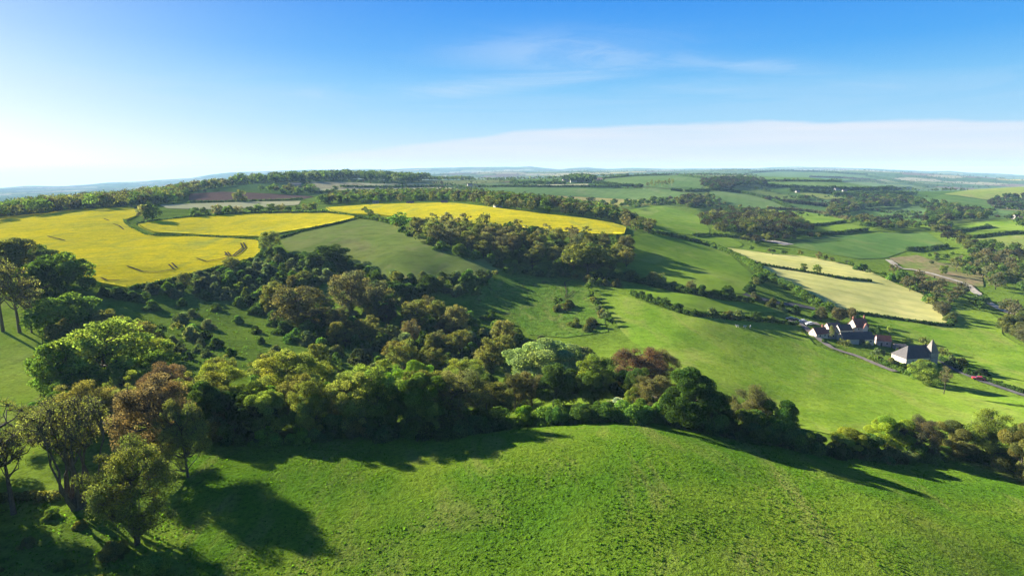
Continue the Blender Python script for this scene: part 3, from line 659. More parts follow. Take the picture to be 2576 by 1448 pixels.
def hedge(line_px, h, w, tint, label, gaps=0.0, rough=.35, group='hedges between the fields', tints=None):
    """one continuous hedge: clumps of leaf cards following the land"""
    P = world_line(line_px); seg = np.linalg.norm(np.diff(P[:, :2], axis=0), axis=1); tot = seg.sum(); D = float(np.median(np.hypot(P[:, 0], P[:, 1])))
    step = max(.8, w*.45); n = max(2, int(tot/step)); s = np.linspace(0, tot, n); cs = np.r_[0, np.cumsum(seg)]
    x = np.interp(s, cs, P[:, 0])+rng.normal(size=n)*w*.10; y = np.interp(s, cs, P[:, 1])+rng.normal(size=n)*w*.10; z = hgt(x, y)
    hh = h*(1+rough*(vnoise(s/18, s*0, 31, 3)+.5*rng.normal(size=n)*.5)); keep = vnoise(s/25+9, s*0, 17, 2) > (-.75+gaps)
    hh = np.clip(hh, h*.4, h*2.2)
    C, rad = [], []
    for lvl in (0.42, .85):
        m = keep; C.append(np.c_[x[m]+rng.normal(size=m.sum())*w*.12, y[m]+rng.normal(size=m.sum())*w*.12, z[m]+hh[m]*lvl-.2]); rad.append(np.maximum(w*.5, hh[m]*.33)*(1.05 if lvl < .5 else .8)*(.8+.4*rng.random(m.sum())))
    C = np.concatenate(C); rad = np.concatenate(rad)
    leaf = min(2.6, max(.3, D*.0016)); nl = int(min(42000, 1.9*(4*math.pi*rad**2).sum()*.4/(leaf*leaf*.62)))
    o0 = P[len(P)//2]; V, Fq, c = clump_leaves(C-o0, rad, nl, leaf, rng, shell=.6, amp=.3)
    me = mesh_np('hedge', V, Fq, LEAF, col=c); o = link('hedge', me, None, tuple(o0)); o.color = (*TINT[tint][0], 1)
    tag(o, label, 'hedge', group); return o
def pd(pts):
    """(column of the photograph, distance) -> outline on the land"""
    a = [float(pix_polar(p[0], 425)[0]) for p in pts]; return np.array([(d*math.sin(q), d*math.cos(q)) for q, (_, d) in zip(a, pts)])
def wood_mass(poly_px, spacing, hmin, hmax, tints, label, cards=None, name='distant_wood', cap=2500, poly=None):
    poly = world_poly(poly_px) if poly is None else poly; lo, hi = poly.min(0), poly.max(0)
    gx, gy = np.meshgrid(np.arange(lo[0], hi[0], spacing), np.arange(lo[1], hi[1], spacing*.87)); gx[::2] += spacing/2
    gx = gx.ravel()+rng.normal(size=gx.size)*spacing*.28; gy = gy.ravel()+rng.normal(size=gy.size)*spacing*.28
    m = inside(poly, gx, gy); gx, gy = gx[m], gy[m]
    if len(gx) > cap: k = rng.choice(len(gx), cap, replace=False); gx, gy = gx[k], gy[k]
    return tree_mass(gx, gy, hmin, hmax, tints, label, cards, name)
def tree_mass(gx, gy, hmin, hmax, tints, label, cards=None, name='distant_wood', wr=.46, cat=None):
    if len(gx) < 1: return
    z = hgt(gx, gy); n = len(gx); D = float(np.median(np.hypot(gx, gy)))
    h = rng.uniform(hmin, hmax, n)
    C, rad, tc_ = [], [], []
    T = .78*np.array([TINT[t][0] for t in tints]); ti = rng.integers(0, len(T), n)
    for k in range(5):
        a = rng.uniform(0, 6.28, n); q = rng.uniform(.1, .32, n)*h if k else 0
        C.append(np.c_[gx+np.cos(a)*q, gy+np.sin(a)*q, z+h*(rng.uniform(.38, .62, n) if k else .66)]); rad.append(h*wr*rng.uniform(.5, .72, n)); tc_.append(T[ti]*(1+.15*rng.normal(size=(n, 1))))
    C = np.concatenate(C); rad = np.concatenate(rad); tc_ = np.concatenate(tc_)
    leaf = max(.9, D*.0017); per = cards or max(4, int(1.6*12.6*(np.median(rad)**2)*.42/(leaf*leaf*.62)))
    per = min(per, 60); nl = len(C)*per; k = np.repeat(np.arange(len(C)), per)
    u = rng.normal(size=(nl, 3)); u /= np.linalg.norm(u, axis=1, keepdims=True); u[:, 2] = np.where(u[:, 2] < -.3, -u[:, 2], u[:, 2])
    pos = C[k]+u*rad[k][:, None]*rng.uniform(.6, 1.05, (nl, 1)); nn = u+rng.normal(size=(nl, 3))*.55; nn /= np.linalg.norm(nn, axis=1, keepdims=True)
    o0 = np.array([gx.mean(), gy.mean(), z.mean()]); V, Fq = quads(pos-o0, nn, np.minimum(leaf, rad[k][:, None]*1.1), rng)
    c = tc_[k]*np.clip(1+.2*rng.normal(size=(nl, 1)), .5, 1.7)
    me = mesh_np(name, V, Fq, LEAF, col=np.repeat(c, 4, 0)); o = link(name, me, None, tuple(o0))
    tag(o, label, cat, None, 'stuff'); return o

def ribbon(name, line_px, width, mat, label, raise_=0.0, kind='structure', cat=None):
    P = world_line(line_px)[:, :2]; t = np.gradient(P, axis=0); t /= np.linalg.norm(t, axis=1, keepdims=True)+1e-9; n = np.c_[-t[:, 1], t[:, 0]]
    seg = np.linalg.norm(np.diff(P, axis=0), axis=1); s_ = np.r_[0, np.cumsum(seg)]; m = max(3, int(s_[-1]/max(1.5, width*.6)))
    q = np.linspace(0, s_[-1], m); c = np.c_[np.interp(q, s_, P[:, 0]), np.interp(q, s_, P[:, 1])]; t = np.gradient(c, axis=0); t /= np.linalg.norm(t, axis=1, keepdims=True)+1e-9; n = np.c_[-t[:, 1], t[:, 0]]
    NF[0] += 1; rows_ = []
    for k in (-.5, -.17, .17, .5):
        w = width*(1+.10*rng.normal(size=(m, 1))*(1 if abs(k) > .4 else 0)); p = c+n*w*k
        rows_.append(np.c_[p, hgt(p[:, 0], p[:, 1])+.14+np.hypot(p[:, 0], p[:, 1])*.0006+NF[0]*.004+raise_])
    V = np.stack(rows_, 1).reshape(-1, 3); i = np.arange(m-1)[:, None]*4+np.arange(3)[None]
    Q_ = np.stack([i, i+1, i+5, i+4], -1).reshape(-1, 4); o = link(name, mesh_np(name, V, Q_, mat, smooth=True)); tag(o, label, cat, None, kind); return o
ribbon('lane', [(2005,812),(2022,822),(2046,843),(2068,860),(2091,876),(2120,886),(2152,895),(2182,908),(2215,922),(2250,936)], 3.3, M_YARD, 'pale gravelled lane curving past the hamlet cottages')
ribbon('lane', [(1985,806),(2005,812),(2030,812),(2060,816)], 5.5, M_YARD, 'pale parking bay at the lane end')
ribbon('road', [(2365,908),(2407,932),(2432,944),(2465,958),(2494,968),(2540,984),(2620,1010)], 3.6, M_ROAD, 'grey road running to the right edge past the red car')
ribbon('road', [(1872,741),(1890,748),(1932,757),(1975,766),(2012,770),(2050,778)], 5.0, M_ROAD, 'grey road glimpsed between hedges above the strip field')
ribbon('track', [(2235,655),(2262,676),(2300,680),(2345,690),(2390,703),(2432,716),(2480,760),(2530,785),(2580,800)], 5.0, M_CHALK, 'chalky white track through the valley trees')
ribbon('sandy_ground', [(1885,603),(1925,604),(1960,612),(1985,617)], 14.0, M_CHALK, 'pinkish bare patch at the left tip of the broad bluish field')
for ln in ([(606,617),(611,628),(600,638),(585,650),(566,648),(570,645)], [(613,616),(619,628),(606,642),(588,652)], [(590,648),(560,657),(520,664),(495,656)], [(566,640),(574,649)], [(573,640),(580,648)], [(425,672),(438,684),(442,684)], [(433,668),(446,681)], [(440,684),(400,691),(360,690),(320,676)], [(255,706),(270,712),(302,712)], [(262,555),(275,560)], [(285,568),(300,573),(312,583)], [(120,600),(165,611)]):
    ribbon('wheel_track', ln, 1.0, M_MUD, 'dark wheel track pressed into the yellow crop', raise_=1.15)
for ln in ([(1445,700),(1420,712),(1425,735),(1422,750)], [(1443,733),(1425,748),(1390,758)], [(1448,735),(1432,750),(1400,762)]):
    ribbon('wheel_track', ln, .5, M_MUD, 'faint wheel track curving over the bright hollow')

# grass tussocks of the near meadow, standing up from the sheet
def tussocks(poly_px, n, size, tint, label, thr=-.1, dmax=260):
    poly = world_poly(poly_px); lo, hi = poly.min(0), poly.max(0)
    a = rng.uniform(R(-46), R(46), n*3); r = np.exp(rng.uniform(math.log(60), math.log(dmax), n*3)); x, y = r*np.sin(a), r*np.cos(a)
    m = inside(poly, x, y) & (vnoise(x/9, y/9, 41, 3)+.25*rng.normal(size=x.size) > thr); x, y = x[m][:n], y[m][:n]; k = len(x)
    c = np.c_[x, y, hgt(x, y)+.22+np.hypot(x, y)*.0004]; o0 = c.mean(0)
    c2 = np.repeat(c, 2, 0)+rng.normal(size=(2*k, 3))*[size*.35, size*.35, .03]
    nn = rng.normal(size=(2*k, 3))*[.8, .8, .5]+[0, 0, .55]; nn /= np.linalg.norm(nn, axis=1, keepdims=True)
    V, Fq = quads(c2-o0, nn, size*(.6+.8*rng.random((2*k, 1))), rng); cc = np.repeat(np.clip(1+.25*rng.normal(size=(2*k, 1)), .4, 1.7)*np.ones((1, 3)), 4, 0)
    o = link('grass_tussocks', mesh_np('grass_tussocks', V, Fq, LEAF, col=cc), None, tuple(o0)); o.color = (*tint, 1); tag(o, label, None, None, 'stuff')
tussocks(NEAR, 22000, .24, (.045, .095, .007), 'coarse dark tussocks dotted over the big near meadow', .05)
tussocks([(1190,765),(1230,705),(1300,698),(1400,710),(1480,728),(1510,780),(1530,835),(1420,850),(1330,842),(1290,800)], 9000, .5, (.045, .09, .012), 'rough tussocks in the bright hollow', -.05, 420)
tussocks([(380,780),(560,770),(700,830),(720,870),(640,930),(540,930),(450,900)], 9000, .45, (.045, .095, .008), 'rough growth on the left meadow among the scrub', -.1, 420)

# ---- trees one can point at (base x, base y, height, width in the photograph; kind, tint, label)
for t in [
 (-200,1310,330,280,'dense','green','big leafy tree beyond the lower left corner'),
 (-260,1420,330,260,'bud','olive','big budding tree beyond the lower left corner'),
 (-190,1180,230,260,'dense','olive','leafy tree beyond the left edge'),
 (-170,1235,310,260,'dense','green','tall leafy tree beyond the left edge, casting shade into the corner'),
 (380,1470,75,110,'bush','green','shaded green bush at the bottom edge near the lower left'),
 (290,1400,60,70,'bush','olive','shaded bush at the foot of the big brownish tree'),
 (35,1292,290,210,'bare','olive','nearly bare forked tree in the lower left corner, cut by the frame'),
 (200,1276,300,240,'stems','olive','many-stemmed coppiced tree fanning out from a dark stump at lower left'),
 (345,1368,285,235,'bud','olive','big brownish green tree in shade with gold leaves on its right shoulder'),
 (405,1172,245,220,'bud','russet','broad copper brown tree, largest of the reddish ones at left'),
 (474,1202,215,135,'bud','olive','olive tree standing right of the broad copper one'),  # added to carry the copper tree's shadow farther over the meadow
 (425,1030,125,150,'bud','russet','smaller copper brown tree behind and above the broad copper one'),
 (265,975,190,230,'spring','lime','rounded yellow green tree crown, tallest in the left clump'),
 (150,1000,150,140,'spring','green','grey green tree at the left end of the left clump'),
 (215,1090,140,190,'bud','olive','olive brown tree between the copper tree and the left edge'),
 (120,1120,120,150,'bud','olive','thin olive tree above the many-stemmed one'),
 (330,1075,90,130,'bud','tan','tan twiggy tree squeezed between copper and yellow green crowns'),
 (165,745,118,160,'dense','green','dark rounded leafy tree overlapping the yellow crop at left'),
 (175,838,105,165,'dense','green','dense deep green tree on a leaning trunk beside the bright left pasture'),
 (105,790,150,110,'dense','dark','dark tree standing behind the leaning green one'),
 (25,700,112,130,'dense','olive','brownish tree top against the yellow crop at the left edge'),
 (80,680,60,120,'dense','green','green tree top between the brownish edge tree and dark rounded tree'),
 (50,838,190,130,'bare','olive','tall thin tree with straight trunk at left edge above the shade'),
 (8,835,220,130,'bare','olive','tall thin tree half cut by the left edge'),
 (80,838,150,90,'bare','tan','thin tree with curved dark trunk right of two straight ones'),
 (165,852,60,95,'bush','olive','olive bush under the dense deep green tree'),
 (560,1020,118,150,'spring','lime','airy yellow green tree with dark limbs right of the copper trees'),
 (530,1100,100,110,'dense','green','dense green tree at the left end of the long tree belt'),
 (640,1105,110,120,'dense','dark','dark green tree in the belt with pale leaf flecks'),
 (725,1040,175,180,'spring','lime','large airy yellow green tree with forked dark limbs in the belt'),
 (790,1015,120,130,'spring','lime','yellow green tree adjoining the large airy one'),
 (785,1100,118,95,'dense','lime','leafy yellow green tree at the front of the belt'),
 (870,1085,130,120,'spring','olive','round grey olive tree at the front of the belt'),
 (945,1080,190,190,'spring','lime','big yellow green tree with a gnarled leaning dark limb'),
 (1000,1040,130,130,'spring','bright','rounded light green tree behind the gnarled one'),
 (1055,1010,115,100,'dense','bright','vivid green tree crown near the middle of the belt'),
 (1080,1095,90,70,'dense','lime','small yellow green tree in the shade at the belt front'),
 (1160,1080,160,160,'bud','tan','broad tan and yellow twiggy tree in the middle of the belt'),
 (1165,985,90,130,'spring','lime','light tan green tree behind the broad tan one'),
 (1240,1060,110,120,'spring','olive','olive tree right of the broad tan one'),
 (1370,975,125,215,'willow','pale','wide pale willow dome, largest soft crown in the belt'),
 (1440,950,90,130,'willow','pale','second pale willow crown behind the wide dome'),
 (1495,1010,130,125,'spring','lime','yellow green rounded tree between the willow and russet tree'),
 (1600,990,125,160,'bud','russet','russet brown tree standing over the right half of the belt'),
 (1660,965,90,110,'bud','brown','brown tree at the right flank of the russet one'),
 (1645,1045,110,120,'bud','tan','tan twiggy tree below the russet one'),
 (1545,1040,58,58,'bush','white','white blossoming bush at the front of the belt'),
 (1600,1040,72,70,'dense','lime','small leafy yellow green tree beside the white bush'),
 (1725,1080,155,150,'dense','dark','large dark green tree at the end of the belt by the meadow crest'),
 (1790,1085,110,100,'dense','dark','dark green tree adjoining the large dark one on its right'),
 (1885,1090,130,130,'bud','tan','tan twiggy tree right of the dark green pair'),
 (1955,1110,110,100,'dense','green','green tree on the falling shoulder right of the tan tree'),
 (2052,1136,48,70,'bush','olive','round olive bush left of the golden bushes in the lower right hedge'),
 (2145,1145,78,110,'dense','yellow','golden green rounded tree in the lower right hedge'),
 (2240,1140,95,115,'dense','yellow','second golden green tree, right of the first in the lower right hedge'),
 (2310,1150,110,110,'bud','brown','brown twiggy tree right of the golden pair'),
 (2395,1150,90,110,'dense','olive','dark olive tree in the lower right hedge'),
 (2490,1165,140,150,'spring','lime','large airy yellow green tree near the lower right edge'),
 (2565,1205,150,140,'dense','olive','olive green tree cut by the right edge'),
 (2480,1165,60,90,'bush','green','dense green bush under the airy tree near the right edge'),
 (2545,1185,60,90,'bush','green','dark leafy bush at the right edge beside the meadow'),
 (835,668,56,104,'dense','dark','very dark domed tree standing in the olive field edge'),
 (680,633,58,62,'bud','olive','grey olive tree at the corner where two yellow crops meet'),
 (362,556,46,40,'bud','tan','brownish hedgerow tree, left of the group in the yellow crop'),
 (384,556,52,44,'dense','dark','dark tree right in the group at the yellow crop corner'),
 (1006,575,45,58,'spring','green','green tree at the top end of the olive field hedge'),
 (1478,690,92,136,'willow','olive','wide olive domed tree at the lower edge of the brown wood'),
 (755,830,122,165,'bud','brown','large brown budding tree in the middle of the scrub'),
 (690,790,90,70,'spring','olive','yellowish tree on the left flank of the large brown one'),
 (885,790,120,120,'bud','brown','tall olive brown tree right of the large brown one in the scrub'),
 (950,800,100,110,'bud','brown','brown tree overlapping the tall olive brown one'),
 (1050,830,85,90,'bud','olive','round olive topped tree alone right of the brown scrub trees'),
 (1150,850,88,80,'spring','tan','pale tan tree with thin stem in the lower scrub'),
 (1265,885,90,75,'bud','tan','tan tree at the right edge of the lower scrub'),
 (2326,964,60,82,'dense','lime','rounded yellow green tree beside the hamlet barn'),
 (2374,992,78,44,'bare','tan','pale dead tree beside the yellow green tree below the barn'),
 (2022,684,24,18,'dense','green','small dark round tree on the hedge line in the pale field'),
 (2055,688,28,26,'spring','lime','small pale tree on the hedge line in the pale field'),
 (2090,858,42,16,'slim','tan','slender bare poplar in front of the hamlet cottages'),
 (2207,840,28,16,'conifer','dark','dark conical evergreen behind the red roofed outbuilding'),
 (2237,842,24,20,'slim','lime','small yellowish tree right of the dark conical evergreen'),
 (2320,862,16,22,'spring','green','small tree behind the barn turret'),
 (2372,690,26,22,'dense','lime','round tree on the bare quarry slope'),
 (2358,650,12,14,'dense','dark','small dark tree on the green bank above the quarry'),
]:
    plant(*t, group=None)
tg = 'trees and bushes of the long belt above the meadow'
along([(500,1098),(580,1104),(660,1102),(740,1100),(820,1098),(900,1092),(980,1090),(1060,1086),(1140,1080)], 6.5,
      [('dense','green',10,14,.85,3),('dense','dark',10,13,.85,1.5),('spring','olive',12,16,.8,3),('spring','lime',10,14,.85,1.5),('dense','lime',9,12,.85,1)], 'in the belt front row', tg, 1.2)
# understory of the long belt
along([(500,1108),(640,1112),(780,1108),(900,1100),(1010,1098),(1120,1092),(1230,1082),(1340,1070),(1440,1066),(1540,1062),(1640,1062),(1700,1072),(1800,1092),(1880,1105),(1960,1118),(2010,1128)], 4.6,
      [('bush','dark',5,8.5,1.2,3),('bush','green',5,8.5,1.2,4),('bush','olive',4,7,1.2,1),('bush','bright',4,6,1.2,1)], 'at the belt front', tg, .9)
along([(480,1075),(640,1080),(780,1070),(900,1060),(1010,1060),(1120,1050),(1230,1040),(1340,1030),(1440,1022),(1560,1020),(1680,1030)], 7.5,
      [('dense','green',10,14,.85,3),('dense','dark',9,13,.85,2),('spring','olive',11,15,.85,2),('bud','tan',11,14,.85,1),('dense','bright',9,12,.9,.7)], 'within the long belt', tg, 1.5)
along([(1250,1000),(1330,985),(1420,985),(1500,985)], 6, [('bush','green',5,8,1.2,3),('bush','dark',5,8,1.2,2)], 'at the foot of the pale willows', tg)
along([(560,980),(680,960),(820,940),(960,930),(1080,935),(1200,930),(1300,910)], 6.5, [('bush','green',5,8,1.2,3),('spring','olive',9,13,.9,3),('bush','grey',4,6,1.2,2),('bud','tan',6,9,.9,1)], 'at the belt back', tg, 2.5)
along([(1830,1100),(1900,1112),(1960,1120),(2000,1128),(2050,1138),(2100,1148),(2200,1155),(2300,1158),(2400,1152),(2460,1158),(2530,1180),(2600,1205),(2780,1238),(2950,1268)], 3.6, [('bush','green',3.5,6,1.25,3),('bush','olive',3.5,6,1.25,2),('bush','dark',3.5,6,1.2,2),('dense','green',6,9,.9,.6)], 'in the lower right hedge', 'bushes of the lower right hedge', .7)
# left clump
scatter([(120,900),(250,830),(360,860),(440,960),(430,1050),(300,1080),(150,1100),(100,1000)], 7.5, [('spring','lime',8,12,.95,2),('spring','olive',8,12,.95,2),('dense','green',7,10,1,2),('bush','green',4,6,1.2,2)], 'in the big clump at left', 'trees of the big left clump', 34)
scatter([(-120,620),(20,620),(120,650),(200,700),(230,735),(120,740),(80,690),(-120,690)], 8, [('dense','green',9,13,.95,3),('dense','olive',9,13,.95,2),('dense','dark',9,12,.9,2)], 'in the left tree bank', 'trees of the left bank', 14)
along([(240,745),(320,750),(380,755)], 5, [('bush','dark',4,6,1.3,1),('bush','green',4,6,1.3,1)], 'in the left bank shade', 'trees of the left bank')
scatter([(360,880),(420,835),(480,840),(550,880),(520,905),(400,905)], 5.5, [('bush','grey',3,5,1.2,3),('bush','green',3,6,1.2,3),('bush','dark',3,5,1.2,1)], 'in the left thorn clump', 'bushes of the thorn clump', 14)
plant(480,855,40,40,'bush','pale','pale grey blossoming thorn at the top of the left thorn clump', group=None)
scatter([(-20,1310),(120,1300),(260,1340),(430,1430),(430,1520),(-60,1520)], 5, [('bush','green',1.6,2.6,1.2,3),('bush','olive',1.6,2.4,1.2,2)], 'in the rough growth at lower left', 'low bushes of the lower left corner', 7)
tussocks([(-60,1270),(200,1250),(330,1330),(480,1250),(520,1500),(-80,1560)], 16000, .26, (.055, .115, .010), 'rank grass under the lower left trees', -.35)
# scrub slope
sg = 'bushes of the scrub slope below the yellow crops'
BM0 = [('bush','grey',3.5,6,1.3,4),('bush','green',3.5,6,1.3,3),('bush','dark',3,5,1.3,1),('bush','pale',3,4.5,1.3,.6)]
BM = [('bush','grey',4.5,7.5,1.3,5),('bush','dark',4.5,7,1.3,2.5),('bush','green',4.5,8,1.25,4),('spring','olive',7,10,.95,1),('bush','pale',3.5,5,1.25,.5)]
scatter([(350,745),(430,722),(520,700),(640,665),(700,645),(790,660),(860,685),(800,720),(700,745),(640,770),(560,752),(450,752)], 6.2, BM, 'in the scrub under the crop', sg, 105)
scatter([(860,690),(1000,705),(1110,712),(1215,700),(1215,745),(1110,745),(1000,770),(900,760)], 6.4, BM+[('dense','dark',7,10,.95,2)], 'in the scrub below the olive field', sg, 62)
scatter([(640,780),(760,760),(900,800),(1050,790),(1150,800),(1250,850),(1300,890),(1180,905),(1000,880),(880,885),(780,880),(700,830)], 7.0, BM+[('bud','brown',9,12,.9,1.2),('spring','olive',8,11,.9,1.5)], 'in the lower scrub', 'bushes of the lower scrub', 90)
scatter([(330,770),(430,755),(560,755),(640,775),(700,830),(720,900),(640,935),(560,900),(470,820)], 13, BM0, 'scattered on the left meadow', sg, 22)
scatter([(860,870),(1000,880),(1180,895),(1290,905),(1290,940),(1100,930),(960,925),(800,920)], 7.5, BM0+[('spring','olive',7,10,.95,1.5)], 'between lower scrub and belt', sg, 34)
scatter([(1230,800),(1330,850),(1400,860),(1330,900),(1250,880)], 8, BM0, 'at the right end of the lower scrub', sg, 10)
along([(1215,700),(1290,690),(1380,695),(1430,700),(1510,715),(1560,722)], 6.5, [('bush','green',3.5,5.5,1.2,2),('bush','dark',3.5,6,1.2,2),('bush','olive',4,6,1.2,1)], 'above the bright hollow', 'bushes round the bright hollow')
along([(680,640),(720,655),(780,665),(860,672),(960,705)], 6, [('bush','green',4,6,1.3,2),('bush','dark',4,7,1.3,2),('dense','green',6,9,1,1)], 'below the olive field', 'bushes along the olive field foot')
along([(1485,715),(1480,745),(1500,770),(1515,800),(1535,830)], 7, [('bush','olive',3,5,1,2),('bush','tan',3,5,.9,1)], 'in the row left of the broad pasture', 'bushes between hollow and pasture', .6)
scatter([(1395,770),(1440,765),(1450,775),(1400,785)], 5, [('bush','olive',3,4.5,1.4,1)], 'alone in the bright hollow', 'bushes round the bright hollow', 4)
scatter([(1445,820),(1500,812),(1505,830),(1450,838)], 5, [('bush','olive',3.5,5,1.4,1)], 'at the lower hollow rim', 'bushes round the bright hollow', 4)
# brown wood
wg = 'trees of the brown wood below the orange crop'
scatter([(1045,600),(1060,580),(1110,572),(1200,580),(1300,592),(1400,600),(1500,612),(1570,618),(1590,640),(1580,670),(1560,690),(1420,690),(1330,676),(1230,652),(1140,628)], 9.5,
   [('bud','brown',11,15,.9,4),('bud','olive',11,15,.9,4),('spring','olive',10,14,.9,2),('dense','dark',8,12,1,2),('bud','tan',11,15,.85,2)], 'in the brown wood', wg, 150)
along([(1050,605),(1100,625),(1150,640),(1220,658),(1290,680),(1340,690),(1400,697),(1460,702),(1540,700),(1600,705)], 6.5, [('bush','green',4,7,1.3,3),('bush','dark',4,6,1.3,2),('dense','green',6,9,1,1)], 'below the brown wood', wg)
along([(1560,700),(1620,712),(1680,722),(1730,735),(1790,748),(1850,752)], 6.5, [('bush','olive',4,7,1.2,2),('bush','dark',4,7,1.2,2),('bud','tan',6,9,.9,1.3),('dense','green',5,8,1,1)], 'in the thick pasture hedge', 'trees of the thick pasture hedge')
along([(1600,745),(1650,765),(1730,790),(1800,800),(1870,808),(1960,815)], 8, [('bush','green',3,5,1.3,2),('bush','olive',3,5,1.3,1),('dense','green',5,7,1.1,1)], 'above the broad pasture', 'trees of the upper pasture hedge', .8)
along([(915,530),(940,552),(1000,572),(1050,600)], 6, [('bush','green',3.5,6,1.4,2),('bush','dark',3.5,6,1.4,2)], 'above the olive field', 'bushes of the upper olive field hedge')
along([(1880,735),(1900,715),(1912,700)], 5, [('bush','dark',4,7,1.2,1),('bush','green',4,6,1.2,1)], 'by the road junction', 'bushes near the road junction')
along([(1890,752),(1950,772),(2010,790),(2060,800),(2110,805)], 6.5, [('bush','olive',4,6,1.2,2),('bush','green',4,6,1.2,2),('bush','brown',4,6,1.1,1)], 'along the lane above the hamlet', 'bushes above the hamlet')
along([(2060,805),(2110,812),(2150,806)], 6, [('bud','brown',7,9,.9,1),('dense','green',5,7,1,1)], 'behind the hamlet cottages', 'trees behind the hamlet')
along([(2100,880),(2140,892)], 4, [('bush','olive',2,3.2,1.3,1),('bush','lime',2,3,1.2,1)], 'in the cottage garden', 'garden bushes of the hamlet')
along([(2190,900),(2230,915),(2265,928),(2285,940)], 4.2, [('bush','olive',3,5,1.4,2),('bush','green',3,5,1.4,1)], 'before the barn', 'garden bushes of the hamlet')
plant(2297,934,20,26,'bush','grey','round grey bush at the near corner of the barn', group=None)
along([(2160,870),(2175,872)], 5, [('bush','pale',2.5,3.5,1.2,1)], 'on the cottage lawn', 'garden bushes of the hamlet')
along([(2260,860),(2290,868),(2345,890),(2365,905),(2400,915),(2430,930),(2470,948)], 6, [('bush','green',2.5,4.5,1.2,1),('bush','dark',2.5,4,1.2,1),('bush','lime',2,3,1.2,.4)], 'behind the barn and along the road', 'bushes along the road past the barn')
# valley side on the right
along([(1880,630),(1960,640),(2050,650),(2120,665),(2200,690),(2270,715),(2330,745),(2350,775),(2395,815)], 9.0, [('bush','green',4,7,1.2,3),('bush','olive',4,7,1.2,2),('bud','brown',7,10,.9,1.4),('dense','green',6,9,1,1)], 'behind the pale field', 'trees behind the pale field', 2)
scatter([(2390,690),(2430,665),(2576,650),(2700,660),(2700,735),(2576,735),(2500,735),(2470,700)], 11, [('bud','brown',10,14,.95,3),('bud','olive',10,13,.95,2),('dense','green',8,12,1,2)], 'in the right edge wood', 'trees of the right edge wood', 45)
scatter([(2240,690),(2330,720),(2420,745),(2500,770),(2470,785),(2380,765),(2280,735)], 10, [('bud','brown',8,11,.95,3),('dense','green',6,9,1,2),('bush','olive',4,6,1.3,1)], 'along the chalky track', 'trees along the chalky track', 34)
scatter([(2520,795),(2560,790),(2640,800),(2640,870),(2576,868),(2530,845)], 10, [('bud','brown',9,12,.95,2),('dense','olive',8,11,1,2)], 'in the right edge copse', 'trees of the right edge copse', 14)
scatter([(2320,640),(2390,628),(2400,650),(2340,668)], 10, [('bush','dark',3,5,1.3,1)], 'on the bank above the quarry', 'bushes above the quarry', 8)

